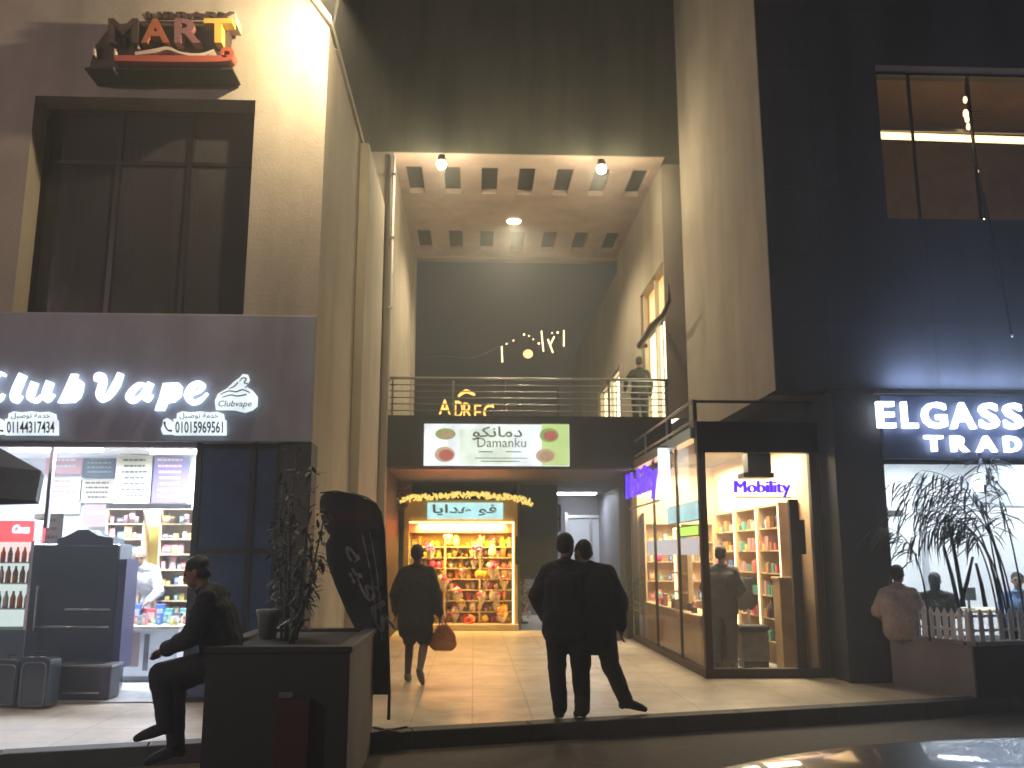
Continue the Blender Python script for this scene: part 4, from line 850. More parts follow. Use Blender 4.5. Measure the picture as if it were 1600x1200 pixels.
# black cabinet above the front sign
t = thing('speaker_box', 'black box hanging inside the kiosk glass above the purple letters', 'box', at(1186, 745, KY0+.3))
MB().pxbox(1166, 1206, 672, 738, KY0+.3, .25).build('body', 'print_dark', t, bevel=.01); MB().pxbox(1162, 1210, 738, 746, KY0+.28, .3).build('bracket', 'black_metal', t); MB().pxbox(1180, 1192, 660, 672, KY0+.38, .04).build('hanger', 'black_metal', t)
t = thing('kiosk_sign', 'purple glowing letters reading Mobility behind the kiosk front glass', 'sign', at(1192, 773, KY0+.2))
g = MB()
for k_ in range(4): g.text('Mobility', pxfront(1147+k_*.7, 1235+k_*.7, 751, 776, KY0+.2+k_*.0015), 0, .04, 0)
g.build('lettering', 'letter_purple', t); MB().pxbox(1150, 1236, 776, 778, KY0+.22, .02).build('bar', 'bronze_metal', t)
t = thing('kiosk_side_sign', 'purple glowing letters on the upper left side of the kiosk', 'sign', (KX0-.1, 16, 2.7))
def sd(u, v, w): y = 17.5-(17.5-14.6)*u; return (KX0-.07-w, y, 2.52+.62*v)
MB().text('Mobility', sd, 0, .05, .008).build('lettering', 'letter_purple', t); MB().box(KX0-.07, KX0-.04, 14.6, 17.5, 2.46, 2.49).build('bar', 'grey_metal', t)
t = thing('blade_sign', 'cold white upright light box on the kiosk side', 'sign', (KX0-.2, 13.8, 2.4))
ya = 13.85; za, zb = at(1050, 700, ya).z, at(1050, 760, ya).z; MB().box(KX0-.20, KX0-.03, ya, ya+.09, zb, za).build('panel', 'lightbox_cold', t); MB().box(KX0-.21, KX0-.02, ya-.01, ya+.1, za, za+.03).build('frame', 'grey_metal', t)
MB().box(KX0-.03, KX0+.03, ya+.03, ya+.07, za-.1, za-.05).build('bracket', 'grey_metal', t)
# kiosk shelves on the back (right) wall, each bay facing the passage
def kshelf(y0, y1, label):
    t = thing('shelf_unit', label, 'shelves', (KX1-.2, (y0+y1)/2, 0), 0, 'lit shelves on the kiosk wall')
    MB().box(KX1-.02, KX1-.003, y0, y1, .014, 2.35).build('back_panel', 'kiosk_wall', t)
    for y in (y0, y1-.03): MB().box(KX1-.32, KX1-.021, y, y+.03, .014, 2.35).build('side_panel', 'wood_light', t)
    for i in range(7): z = .35+i*.33; MB().box(KX1-.31, KX1-.021, y0+.03, y1-.03, z-.02, z).build('shelf', 'wood_light', t)
    MB().box(KX1-.335, KX1-.322, y0+.005, y0+.025, .2, 2.3).build('light_strip', 'strip_warm', t)
    for i in range(6):
        y = y0+.1
        while y < y1-.08:
            put(rr.choice(PACK*2+[GIFT[10], GIFT[8]]), (KX1-.27+rr.uniform(0, .05), y, .35+i*.33), R(90)+rr.uniform(-.2, .2), 'small boxed phone accessory on the warm kiosk shelves', 'box', 'goods on the kiosk shelves', 'goods', rr.uniform(.7, 1.5)); y += rr.choice([.08, .09, .11, .14, .2])
kshelf(12.9, 13.9, 'lit shelf bay nearest the kiosk front glass'); kshelf(13.95, 15.1, 'middle lit shelf bay on the kiosk wall'); kshelf(15.15, 16.4, 'rearmost lit shelf bay on the kiosk wall')
t = thing('shelf_unit', 'lit shelf bay across the far end of the kiosk', 'shelves', (3.9, KY1-.2, 0))
MB().box(KX0+.2, KX1-.1, KY1-.03, KY1-.004, .014, 2.4).build('back_panel', 'kiosk_wall', t)
for i in range(6): z = .4+i*.36; MB().box(KX0+.2, KX1-.1, KY1-.33, KY1-.03, z-.02, z).build('shelf', 'wood_light', t)
for x in (KX0+.2, 3.95, KX1-.12): MB().box(x-.015, x+.015, KY1-.345, KY1-.03, .014, 2.4).build('side_panel', 'wood_light', t)
MB().box(3.94, 3.96, KY1-.36, KY1-.347, .3, 2.3).build('light_strip', 'strip_warm', t)
for i in range(5):
    x = KX0+.32
    while x < KX1-.2: put(rr.choice(PACK*2+[GIFT[10], GIFT[8]]), (x, KY1-.28, .4+i*.36), rr.uniform(-.2, .2), 'small boxed phone accessory on the warm kiosk shelves', 'box', 'goods on the kiosk shelves', 'goods', rr.uniform(.7, 1.5)); x += rr.choice([.08, .10, .13, .17, .24])
# display inside the side glass: lit frame, counter, white banner, screens
t = thing('display_rack', 'tall warm light frame standing inside the kiosk side glass', 'display', (KX0+.3, 14.2, 0))
xk = KX0+.32; y_ = atx(1056, 900, xk).y; MB().box(xk-.02, xk+.02, y_, y_+.03, .75, 2.05).build('light_strip', 'strip_warm', t); MB().box(xk-.02, xk+.02, y_-1.0, y_, 2.02, 2.05).build('light_strip', 'strip_warm', t); MB().box(xk-.03, xk+.03, y_-1.0, y_-.97, .75, 2.02).build('upright', 'wood_light', t)
MB().box(xk+.03, xk+.05, y_-1.0, y_, .75, 2.05).build('back_panel', 'kiosk_wall', t)
for z in (1.0, 1.3, 1.6): MB().box(xk-.1, xk+.03, y_-.96, y_-.01, z, z+.02).build('shelf', 'wood_light', t)
t = thing('counter', 'low wooden counter along the inside of the kiosk side glass', 'counter', (KX0+.4, 15, 0)); MB().box(KX0+.14, KX0+.55, 13.0, 17.0, .016, .72).build('body', 'wood', t); MB().box(KX0+.11, KX0+.58, 12.97, 17.03, .72, .75).build('top', 'wood_light', t, bevel=.005)
for i in range(14):
    y = 13.1+i*.27
    put(rr.choice(PACK), (KX0+.3+rr.uniform(-.1, .1), y, .75), R(90)+rr.uniform(-.3, .3), 'small box on the low counter inside the kiosk', 'box', 'boxes on the kiosk counter', 'goods', rr.uniform(1, 1.6))
t = thing('banner', 'white banner strip across the inside of the kiosk side glass', 'banner', (KX0+.2, 14, 1.7)); yb0, yb1 = atx(1091, 850, KX0+.16).y, atx(1012, 850, KX0+.16).y
mat('banner_white', (.75, .75, .78), .5, emit=(.9, .9, 1), es=.25); MB().box(KX0+.15, KX0+.17, yb0, yb1, 1.60, 1.85).build('sheet', 'banner_white', t)
t = thing('green_screen', 'small bright green screen above the white banner in the kiosk', 'screen', (KX0+.4, 13.5, 1.9)); yb0, yb1 = atx(1089, 830, KX0+.25).y, atx(1058, 830, KX0+.25).y
MB().box(KX0+.25, KX0+.27, yb0, yb1, 1.90, 2.03).build('panel', 'green_screen', t); MB().box(KX0+.272, KX0+.29, yb0-.02, yb1+.02, 1.88, 2.05).build('frame', 'black', t)
t = thing('small_lightbox', 'pale blue light box hanging inside the kiosk side glass', 'sign', (KX0+.3, 14, 2.2)); yb0, yb1 = atx(1088, 800, KX0+.2).y, atx(1042, 800, KX0+.2).y
MB().box(KX0+.2, KX0+.24, yb0, yb1, 2.12, 2.38).build('panel', 'lightbox_blue', t); MB().box(KX0+.242, KX0+.26, yb0-.02, yb1+.02, 2.10, 2.40).build('frame', 'grey_metal', t)
# floor items in the kiosk
p = at(1178, 1032, 13.3); t = thing('stool', 'dark grey padded stool on the kiosk floor', 'stool', (p.x, 13.3, 0)); MB().box(p.x-.2, p.x+.2, 13.15, 13.5, .1, .52).build('body', 'cloth_grey', t, bevel=.04); MB().box(p.x-.18, p.x+.18, 13.17, 13.48, .014, .1).build('base', 'black', t, bevel=.01); MB().box(p.x-.21, p.x+.21, 13.14, 13.51, .525, .6).build('seat', 'cloth_char', t, bevel=.03)
p = at(1172, 940, 14.2); t = thing('office_chair', 'dark chair behind the padded stool in the kiosk', 'chair', (p.x, 14.2, 0)); MB().box(p.x-.16, p.x+.16, 14.3, 14.36, .75, 1.25).build('backrest', 'black', t, bevel=.03); MB().box(p.x-.2, p.x+.2, 13.95, 14.3, .45, .52).build('seat', 'black', t, bevel=.03); MB().tube([(p.x, 14.12, .02), (p.x, 14.12, .45)], .03).build('leg', 'grey_metal', t); MB().bar((p.x, 14.28, .52), (p.x, 14.33, .8), .04).build('bracket', 'grey_metal', t)
a = at(1214, 905, 12.75); b = at(1250, 1040, 12.75); t = thing('podium', 'tall brown display podium at the right of the kiosk front', 'podium', ((a.x+b.x)/2, 12.8, 0)); MB().box(a.x, b.x, 12.65, 12.95, .016, a.z).build('body', 'wood', t); MB().box(a.x-.02, b.x+.02, 12.63, 12.97, a.z, a.z+.03).build('top', 'wood_light', t, bevel=.004)
a = at(1243, 812, KY0+.2); b = at(1254, 866, KY0+.2); t = thing('side_speaker', 'slim black panel at the right edge of the kiosk front', 'speaker', (a.x, KY0+.2, 1.6)); MB().box(a.x, b.x+.06, KY0+.2, KY0+.3, b.z, a.z).build('body', 'black', t, bevel=.01)
# ------------------------------------------------------------------ planters and plants
PL = thing('planter', 'big dark stone planter in front of the vape shop with a leafy shrub', 'planter', (-1.45, 7.6, 0))
px0, px1, py0, py1, pz = -1.98, -.92, 7.02, 8.75, .93
g = MB(); g.box(px0, px1-.012, py0, py1, -.15, pz-.05); g.build('body', 'granite', PL)
MB().box(px1-.012, px1, py0+.012, py1, -.15, pz-.051).build('side_panel', 'granite_lit_side', PL)  # brown lit side of the dark planter, its light put into this panel's colour
g = MB(); W_ = .09
g.box(px0-.02, px1+.02, py0-.02, py0+W_, pz-.05, pz); g.box(px0-.02, px1+.02, py1-W_, py1+.02, pz-.05, pz); g.box(px0-.02, px0+W_, py0+W_, py1-W_, pz-.05, pz); g.box(px1-W_, px1+.02, py0+W_, py1-W_, pz-.05, pz); g.build('rim', 'granite', PL, bevel=.008)
MB().box(px0+W_, px1-W_, py0+W_, py1-W_, pz-.05, pz-.03).build('soil', 'soil', PL)
a = at(432, 1092, 6.95); b = at(480, 1205, 6.95); t = thing('red_box', 'dull red metal box fixed to the front of the dark planter', 'box', (a.x, 6.95, .3))
MB().box(a.x, b.x, 6.93, 7.02, -.04, a.z).build('body', 'dark_red', t, bevel=.006); MB().box(a.x+.02, a.x+.12, 6.925, 6.93, a.z+.01, a.z+.05).build('latch', 'grey_metal', t)
def leaf(g, p, d, up, L, W_, bend=.2):
    d = d.normalized(); s_ = d.cross(up)
    if s_.length < 1e-3: s_ = Vector((1, 0, 0))
    s_.normalize(); nn = s_.cross(d)
    v = [p, p+d*L*.35+s_*W_/2-nn*L*bend*.1, p+d*L*.35-s_*W_/2-nn*L*bend*.1, p+d*L*.35-nn*L*bend*.05, p+d*L*.75+s_*W_*.32-nn*L*bend*.5, p+d*L*.75-s_*W_*.32-nn*L*bend*.5, p+d*L*.75-nn*L*bend*.42, p+d*L-nn*L*bend]
    g.add(v, [(0, 1, 3), (0, 3, 2), (1, 4, 6, 3), (3, 6, 5, 2), (4, 7, 6), (6, 7, 5)])
t = thing('shrub', 'tall dark leafy shrub growing out of the dark stone planter', 'shrub', (-1.5, 7.9, pz))
gs = MB(); gl_ = MB(); q = random.Random(5)
for (bx, tx, ty) in ((440, 425, 820), (446, 440, 760), (450, 462, 705), (455, 486, 735), (462, 508, 800), (448, 452, 780), (458, 478, 860), (452, 500, 880)):
    yb = q.uniform(7.5, 8.2); p0 = at(bx, 1000, yb); p0.z = pz-.04; p1 = at(tx, ty, yb+q.uniform(-.25, .25)); mid = (p0+p1)/2+Vector((q.uniform(-.06, .06), q.uniform(-.1, .1), .05)); pts = []
    for i in range(9): s_ = i/8; pts.append(p0*(1-s_)**2+mid*2*s_*(1-s_)+p1*s_*s_)
    gs.tube(pts, [.014-.009*i/8 for i in range(9)], 6)
    for i in range(2, 9):
        for k in range(9):
            d = Vector((q.gauss(0, 1), q.gauss(0, 1), q.gauss(.1, .6))); leaf(gl_, pts[i]+Vector((q.uniform(-.05, .05), q.uniform(-.05, .05), q.uniform(-.04, .04))), d, Vector((0, 0, 1)), q.uniform(.06, .15), q.uniform(.025, .045), q.uniform(0, .5))
gs.build('stem', 'stem', t, smooth=True); gl_.build('leaves', 'leaf_dark', t, recalc=False)
p = at(418, 1000, 8.0); t = thing('pot', 'small olive pot standing on the dark planter beside the shrub', 'pot', (p.x, 8.0, pz)); MB().lathe((p.x, 8.0, pz-.03), [(.07, 0), (.1, .2), (.11, .21), (.11, .24), (.09, .24)], 14).build('body', 'print_olive', t, smooth=True); MB().lathe((p.x, 8.0, pz+.18), [(.09, 0), (.085, .02)], 14).build('soil', 'soil', t)
# right planter
RPX, RPZ = 5.56, .62
t = thing('planter', 'low grey concrete planter with a palm in front of the white shop', 'planter', (7.5, 10.9, 0))
PA = Vector((5.72, 10.44)); PB = Vector((5.31, 11.62)); PC = Vector((10.4, 11.62)); PI = (PA+PB+PC)/3
mat('planter_dark', (.035, .033, .032), .7, var=.2); hp_ = lambda u, v, w: (u, v, w)
def inset(q, k): d = (PI-q); return q+d.normalized()*k
tri = [PB, PA, PC]
MB().prism([tuple(q_) for q_ in tri], hp_, -.15, RPZ-.05).build('body', 'concrete', t)
fd = (PC-PA).normalized(); fn_ = Vector((fd.y, -fd.x)); a2, b2 = PA+fn_*.002+fd*.02, PC+fn_*.002
MB().prism([tuple(a2), tuple(b2), tuple(b2+fn_*.015), tuple(a2+fn_*.015)], hp_, -.15, RPZ-.06).build('front_panel', 'planter_dark', t)
ld = (PB-PA).normalized(); ln = Vector((ld.y, -ld.x))*-1
g = MB(); g.prism([tuple(PA+fn_*.03-ld*.03), tuple(PC+fn_*.03), tuple(PC-fn_*.08), tuple(PA-fn_*.08)], hp_, RPZ-.05, RPZ)
g.prism([tuple(PA+ln*.03+ld*.085), tuple(PB+ln*.03), tuple(PB-ln*.20), tuple(PA-ln*.20+ld*.085)], hp_, RPZ-.05, RPZ-.001); g.build('rim', 'concrete', t, bevel=.006)
MB().prism([tuple(inset(q_, .12)) for q_ in tri], hp_, RPZ-.049, RPZ-.03).build('soil', 'soil', t)
t = thing('picket_fence', 'miniature white picket fence along the edge of the low planter', 'fence', (RPX+.1, 10.9, RPZ))
def fence_run(o_, dr, nr, L_, n):
    f2 = lambda u, v, w: (o_.x+dr.x*u+nr.x*w, o_.y+dr.y*u+nr.y*w, RPZ+v)
    for z in (.10, .26): MB().prism([(0, z), (L_, z), (L_, z+.03), (0, z+.03)], f2, .02, .034).build('rail', 'white', t)
    for i in range(n): x = i*(L_-.06)/(n-1); MB().prism([(x, 0), (x+.06, 0), (x+.06, .30), (x+.03, .36), (x, .30)], f2, 0, .018).build('picket', 'white', t)
fence_run(PA-ln*.05+ld*.05, ld, -ln, .80, 8); fence_run(PA-fn_*.05+fd*.05, fd, -fn_, 2.2, 16)
t = thing('palm', 'tall arching palm with drooping dark fronds in the low planter', 'palm', at(1550, 950, 11.05))
gs = MB(); gl_ = MB(); q = random.Random(11)
FR = [((1585, 950), (1570, 840), (1530, 760), (1400, 752)), ((1575, 950), (1558, 850), (1520, 780), (1384, 800)), ((1568, 950), (1552, 840), (1520, 790), (1425, 835)), ((1578, 950), (1560, 830), (1525, 740), (1440, 735)),
      ((1570, 950), (1550, 840), (1525, 770), (1552, 712)), ((1560, 950), (1545, 850), (1515, 800), (1450, 790)), ((1582, 950), (1560, 850), (1540, 780), (1500, 740)), ((1600, 952), (1590, 850), (1560, 760), (1530, 708)),
      ((1450, 962), (1446, 880), (1425, 830), (1378, 822)), ((1566, 950), (1545, 830), (1520, 760), (1415, 775))]
for (A, B, C_, D) in FR:
    Y0 = q.uniform(10.85, 11.25); pa = at(*A, Y0); pa.z = RPZ-.04; dy = q.uniform(-.35, .2); pts = [pa, at(*B, Y0+dy*.2), at(*C_, Y0+dy*.6), at(*D, Y0+dy)]; cur = []
    for i in range(19):
        s_ = i/18; cur.append(pts[0]*(1-s_)**3+pts[1]*3*s_*(1-s_)**2+pts[2]*3*s_*s_*(1-s_)+pts[3]*s_**3)
    gs.tube(cur, [.015-.012*i/18 for i in range(19)], 6)
    for i in range(9, 19):
        d = (cur[min(i+1, 18)]-cur[i-1]).normalized(); sd_ = d.cross(Vector((0, 0, 1))).normalized()
        for k in range(2):
            for s2 in (-1, 1): leaf(gl_, cur[i]*(1-k*.5)+cur[i-1]*k*.5, d*.8+sd_*s2*q.uniform(.3, .7)+Vector((0, 0, -.45+q.uniform(-.5, .15))), Vector((0, 0, 1)), q.uniform(.2, .46), q.uniform(.016, .032), q.uniform(.3, .8))
for (A, B) in (((1498, 948), (1474, 852)), ((1506, 948), (1480, 806)), ((1500, 948), (1520, 870)), ((1540, 948), (1525, 880))):
    gs.tube([at(*A, 11.1), (at(*A, 11.1)+at(*B, 11.1))/2+Vector((.01, 0, 0)), at(*B, 11.1)], [.028, .024, .016], 7)
gs.build('stem', 'leaf_palm', t, smooth=True); gl_.build('fronds', 'leaf_palm', t, recalc=False)
# potted plant behind the kiosk
p = atz(984, 985); t = thing('potted_plant', 'bushy potted plant beside the far corner of the kiosk', 'plant', (2.72, 17.6, 0)); MB().lathe((2.72, 17.6, .002), [(.12, 0), (.17, .35), (.19, .36), (.19, .4), (.15, .4)], 14).build('pot', 'print_dark', t, smooth=True)
g = MB()
for i in range(160): d = Vector((q.gauss(0, .6), q.gauss(0, .6), q.uniform(.1, 1.4))); leaf(g, Vector((2.72, 17.6, .4))+d*.5, d, Vector((0, 0, 1)), q.uniform(.12, .25), .05, .5)
g.build('foliage', 'leaf_green', t, recalc=False); g = MB(); g.tube([(2.72, 17.6, .35), (2.73, 17.6, 1.0)], .02); g.build('stem', 'stem', t)
# ------------------------------------------------------------------ feather flag
YFl = 8.75; t = thing('feather_flag', 'black curved feather banner with grey Arabic lettering and dull red foot', 'flag', at(606, 1128, YFl))
fp = pxplane(YFl)
out = [(500, 772), (530, 769), (562, 776), (586, 788), (598, 808), (601, 860), (603, 920), (606, 1000), (608, 1085), (566, 1086), (564, 1010), (556, 985), (540, 955), (524, 915), (512, 878), (508, 855), (520, 838), (508, 825), (500, 800)]
def ffn(u, v, w): p_ = fp(u, v, w); return (p_[0], p_[1]+.03*math.sin(v*.035)+.03*math.sin(u*.07), p_[2])
def dense(poly, n=5): return [(a_[0]+(b_[0]-a_[0])*k/n, a_[1]+(b_[1]-a_[1])*k/n) for a_, b_ in zip(poly, poly[1:]+poly[:1]) for k in range(n)]
ROW = [(769, 508, 552), (776, 501, 573), (786, 499, 588), (798, 500, 595), (812, 503, 599), (826, 509, 600), (838, 517, 601), (850, 510, 601), (878, 512, 602), (915, 524, 603), (955, 540, 605), (985, 555, 606), (1010, 563, 606), (1050, 565, 607), (1085, 566, 608)]
RR = [(a_[0]+(b_[0]-a_[0])*k/3, a_[1]+(b_[1]-a_[1])*k/3, a_[2]+(b_[2]-a_[2])*k/3) for a_, b_ in zip(ROW, ROW[1:]) for k in range(3)]+[ROW[-1]]
NC = 12; v = []; f = []
for w_ in (0, .006):
    for (y, xa, xb) in RR:
        for k in range(NC+1): v.append(ffn(xa+(xb-xa)*k/NC, y, w_))
n1 = len(RR)*(NC+1)
for r_ in range(len(RR)-1):
    for k in range(NC):
        q0 = r_*(NC+1)+k; f += [(q0, q0+1, q0+NC+2, q0+NC+1), (n1+q0, n1+q0+NC+1, n1+q0+NC+2, n1+q0+1)]
    e0 = r_*(NC+1); e1 = e0+NC; f += [(e0, e0+NC+1, n1+e0+NC+1, n1+e0), (e1, n1+e1, n1+e1+NC+1, e1+NC+1)]
g = MB(); g.add(v, f); g.build('cloth', 'flag_cloth', t, smooth=True)
g = MB(); g.prism([(565, 1050), (607, 1050), (608, 1085), (566, 1086)], ffn, -.006, -.002); g.build('red_patch', 'flag_red', t); g = MB(); g.prism([(526, 798), (574, 800), (575, 816), (528, 812)], ffn, -.006, -.002); g.build('red_patch', 'flag_red', t)
def txt(u, v, w): ca, sa = math.cos(R(66)), math.sin(R(66)); L_, H_ = 150, 34; return ffn(528+ca*u*L_+sa*v*H_, 860+sa*u*L_-ca*v*H_, w)
g = MB(); g.text(AR_CAFE, txt, -.014, -.003, .015); g.build('lettering', 'flag_print', t)
g = MB(); g.stroke([(566, 836), (580, 900), (590, 990)], [1.5, 2, 2], ffn, -.007, -.003); g.stroke([(578, 830), (590, 900), (598, 1000)], [1.5, 2, 2], ffn, -.007, -.003); g.build('piping', 'flag_print', t)
g = MB(); pp = [fp(x, y, .012) for x, y in ((607, 1125), (608, 1085), (606, 1000), (603, 900), (600, 830), (595, 800), (580, 784), (555, 773), (525, 767), (500, 770))]; g.tube(pp, [.016, .015, .014, .013, .012, .011, .01, .009, .008, .007], 7); g.build('pole', 'black_metal', t, smooth=True)
q_ = fp(607, 1127, 0); g = MB()
for k in range(4): a_ = R(45+90*k); g.bar((q_[0], q_[1], .012), (q_[0]+.22*math.cos(a_), q_[1]+.22*math.sin(a_), .012), .03, .015)
g.build('base', 'black_metal', t)
# ------------------------------------------------------------------ people
def bake(g, vox, mtl, name, parent, folds=0, smooth=5, seed=0):
    me = bpy.data.meshes.new('t'); me.from_pydata([tuple(p) for p in g.v], [], g.f)
    b = bmesh.new(); b.from_mesh(me); bmesh.ops.recalc_face_normals(b, faces=b.faces); b.to_mesh(me); b.free()
    o = bpy.data.objects.new('t', me); col.objects.link(o)
    rm = o.modifiers.new('r', 'REMESH'); rm.mode = 'VOXEL'; rm.voxel_size = vox
    sm = o.modifiers.new('s', 'SMOOTH'); sm.factor = .5; sm.iterations = smooth
    dg = bpy.context.evaluated_depsgraph_get(); dg.update(); m2 = bpy.data.meshes.new_from_object(o.evaluated_get(dg)); bpy.data.objects.remove(o); bpy.data.meshes.remove(me)
    if folds:
        m2.update(); off = Vector((seed*3.1, seed*1.7, seed)); new = []
        for v in m2.vertices:
            p_ = v.co; f_ = (.35-abs(noise.noise(Vector((p_.x*7+p_.z*3, p_.y*7, p_.z*7-p_.x*3))+off))*1.6)*.7+noise.noise(Vector((p_.x*20+p_.z*9, p_.y*16, p_.z*13))+off)*.5
            new.append(p_+v.normal*folds*f_)
        for v, p_ in zip(m2.vertices, new): v.co = p_
    m2.name = name; m2.materials.clear(); m2.materials.append(M[mtl]); m2.polygons.foreach_set('use_smooth', [True]*len(m2.polygons)); m2.update()
    o = bpy.data.objects.new(name, m2); col.objects.link(o); o.parent = parent
    return o
def person(label, loc, rz, pose=None, top='cloth_navy', low='cloth_black', shoe='shoe_dark', skin='skin', hair='hair_black', hairlen=0, scale=1, vox=.011, hem=.80, puff=.03, skirt=None, head=(0, 0), legw=.02, bare_legs=False, lowto=None, group=None):
    J = dict(pelvis=(0, 0, .95), waist=(0, 0, 1.08), chest=(0, 0, 1.28), neck=(0, -.005, 1.46), head=(0, .02, 1.625),
             shL=(-.172, 0, 1.385), shR=(.172, 0, 1.385), elL=(-.25, -.03, 1.13), elR=(.25, -.03, 1.13), wrL=(-.25, .06, .89), wrR=(.25, .06, .89),
             hiL=(-.095, 0, .93), hiR=(.095, 0, .93), knL=(-.105, .02, .50), knR=(.105, .02, .50), anL=(-.11, -.03, .095), anR=(.11, -.03, .095), ftL=None, ftR=None)
    J.update(pose or {}); J = {k: (Vector(v) if v is not None else None) for k, v in J.items()}
    root = thing('person', label, 'person', loc, rz, group); root.scale = (scale,)*3
    HR = Matrix.Rotation(head[0], 3, 'Z') @ Matrix.Rotation(head[1], 3, 'X'); hc = J['head']
    def hp(x, y, z): return hc+HR @ Vector((x, y, z))
    up = (J['chest']-J['pelvis']).normalized(); across = (J['shR']-J['shL']).normalized(); fwd = up.cross(across).normalized()*1
    b = MB()
    # trunk
    def band(g, c, hw_, r_): g.caps(c-across*hw_, r_, c+across*hw_, r_)
    def trunk(g, L):
        for (c0, h0, r0), (c1, h1, r1) in zip(L, L[1:]):
            n = max(2, int((c1-c0).length/.018))
            for i in range(n+1): u = i/n; u = u*u*(3-2*u); band(g, c0.lerp(c1, u), h0+(h1-h0)*u, r0+(r1-r0)*u)
    trunk(b, [(J['pelvis'], .075, .105), (J['waist'], .06, .098), ((J['waist']+J['chest'])/2, .065, .105), (J['chest'], .085, .108)]); b.caps(J['shL']*.92+J['chest']*.08, .055, J['shR']*.92+J['chest']*.08, .055)
    b.caps(J['chest']+up*.08, .085, J['neck'], .06); b.caps(J['neck'], .055, hp(0, -.01, -.06), .052)
    # head: skull, jaw, nose, brow, lips, ears
    b.ell(hp(0, -.008, .02), (.076, .096, .10), HR); b.ell(hp(0, .035, -.05), (.056, .058, .062), HR); b.ell(hp(0, .06, -.085), (.03, .025, .022), HR)
    b.caps(hp(0, .088, .012), .010, hp(0, .106, -.024), .014); b.ell(hp(0, .078, .03), (.055, .018, .014), HR); b.ell(hp(0, .090, -.056), (.024, .010, .010), HR)
    for s_ in (-1, 1): b.ell(hp(s_*.078, -.012, -.005), (.012, .022, .034), HR)
    for S, s_ in (('L', -1), ('R', 1)):
        sh, el, wr, hi, kn, an = (J[k+S] for k in ('sh', 'el', 'wr', 'hi', 'kn', 'an'))
        b.caps(sh, .055, el, .040); b.caps(el, .041, el*.65+wr*.35, .042); b.caps(el*.65+wr*.35, .042, wr, .026)
        b.caps(hi, .088, kn, .058); b.caps(kn, .056, kn*.65+an*.35, .056); b.caps(kn*.65+an*.35, .056, an, .038)
        d = (wr-el).normalized(); fw = (fwd-d*fwd.dot(d)); fw = fw.normalized() if fw.length > .1 else across; sd_ = d.cross(fw)
        palm = wr+d*.055; b.caps(wr, .026, palm, .030); kn_ = wr+d*.088
        for i, L_ in enumerate((.070, .080, .075, .058)):
            r0 = kn_+fw*(.030-.020*i); m1 = r0+d*L_*.5+sd_*s_*.008; m2 = m1+(d*.75+sd_*s_*.6).normalized()*L_*.5; b.caps(palm+fw*(.022-.015*i), .012, r0, .0095, 8); b.caps(r0, .0092, m1, .0085, 8); b.caps(m1, .0085, m2, .0072, 8)
        b.caps(wr+d*.03+fw*.015, .015, wr+d*.06+fw*.048, .011, 8); b.caps(wr+d*.06+fw*.048, .0105, wr+d*.095+fw*.055+sd_*s_*.012, .0085, 8)
        ft = J['ft'+S] if J['ft'+S] is not None else an+Vector((s_*.02, .18, -.055))
        b.caps(an, .038, an*.5+ft*.5+Vector((0, 0, .0)), .034); b.caps(an*.5+ft*.5, .034, ft, .026)
        sg = MB(); heel = an+(an-ft).normalized()*.045; fdir = (ft-an); hz = an+Vector((0, 0, 0))
        sg.caps(an*.85+ft*.15, .048, an*.45+ft*.55, .046); sg.caps(an*.45+ft*.55, .046, ft, .037); sg.caps(heel+Vector((0, 0, -.035)) if fdir.z < 0 and abs(fdir.z) < .12 else heel, .04, an, .046); sg.caps(ft, .037, ft+(ft-an).normalized()*.045+Vector((0, 0, -.004)), .028); 
        bake(sg, vox*.9, shoe, 'shoe', root)
    bake(b, min(vox, .0085) if vox < .012 else vox, skin, 'body', root)
    e = MB()
    for s_ in (-1, 1): e.ell(hp(s_*.032, .080, .012), (.014, .011, .010), HR, 8, 6)
    e.build('eyes', 'eye', root, True, local=True)
    # hair
    h = MB(); h.ell(hp(0, -.022, .045), (.084, .098, .088), HR); h.ell(hp(0, -.055, .0), (.076, .060, .075), HR)
    if hairlen: h.caps(hp(0, -.06, -.02), .075, hp(0, -.07, -.02-hairlen), .07)
    bake(h, .010, hair, 'hair', root, .011, 2, 3)
    # top
    j = MB(); pf_ = puff; k_ = J['pelvis']
    hemc = J['pelvis']+(J['pelvis']-J['waist']).normalized()*(J['pelvis'].z-hem if J['pelvis'].z > hem else .02)
    trunk(j, [(hemc, .09, .100+pf_), (J['pelvis'], .085, .102+pf_), (J['waist'], .078, .102+pf_), ((J['waist']+J['chest'])/2, .080, .106+pf_), (J['chest'], .082, .108+pf_)])
    j.caps(J['shL'], .058+pf_*.45, (J['shL']+J['shR'])/2+up*.03, .075+pf_*.4); j.caps(J['shR'], .058+pf_*.45, (J['shL']+J['shR'])/2+up*.03, .075+pf_*.4); j.caps(J['chest']+up*.06, .10+pf_*.6, J['neck']+up*.0, .072)
    for S in 'LR':
        sh, el, wr = J['sh'+S], J['el'+S], J['wr'+S]; j.caps(sh, .058+pf_*.5, el, .050+pf_*.6); j.caps(el, .051+pf_*.6, wr-(wr-el)*.04, .036+pf_*.45)
    bake(j, vox, top, 'jacket', root, .014, 3, 1)
    cg = MB(); nk = J['neck']; ring = [nk+up*.012+across*(.072*math.cos(t_*math.pi/8))+fwd*(.066*math.sin(t_*math.pi/8)) for t_ in range(17)]; cg.tube(ring, .020+pf_*.15, 8, False); cg.build('collar', top, root, True, local=True)
    l = MB(); band(l, J['pelvis'], .08, .108)
    for S in 'LR':
        hi, kn, an = J['hi'+S], J['kn'+S], J['an'+S]
        if lowto == 'shorts': l.caps(hi, .098+legw, kn*.9+hi*.1, .075+legw)
        else: l.caps(hi, .096+legw, kn, .063+legw); l.caps(kn, .063+legw, an+Vector((0, 0, .015)), .052+legw*.8)
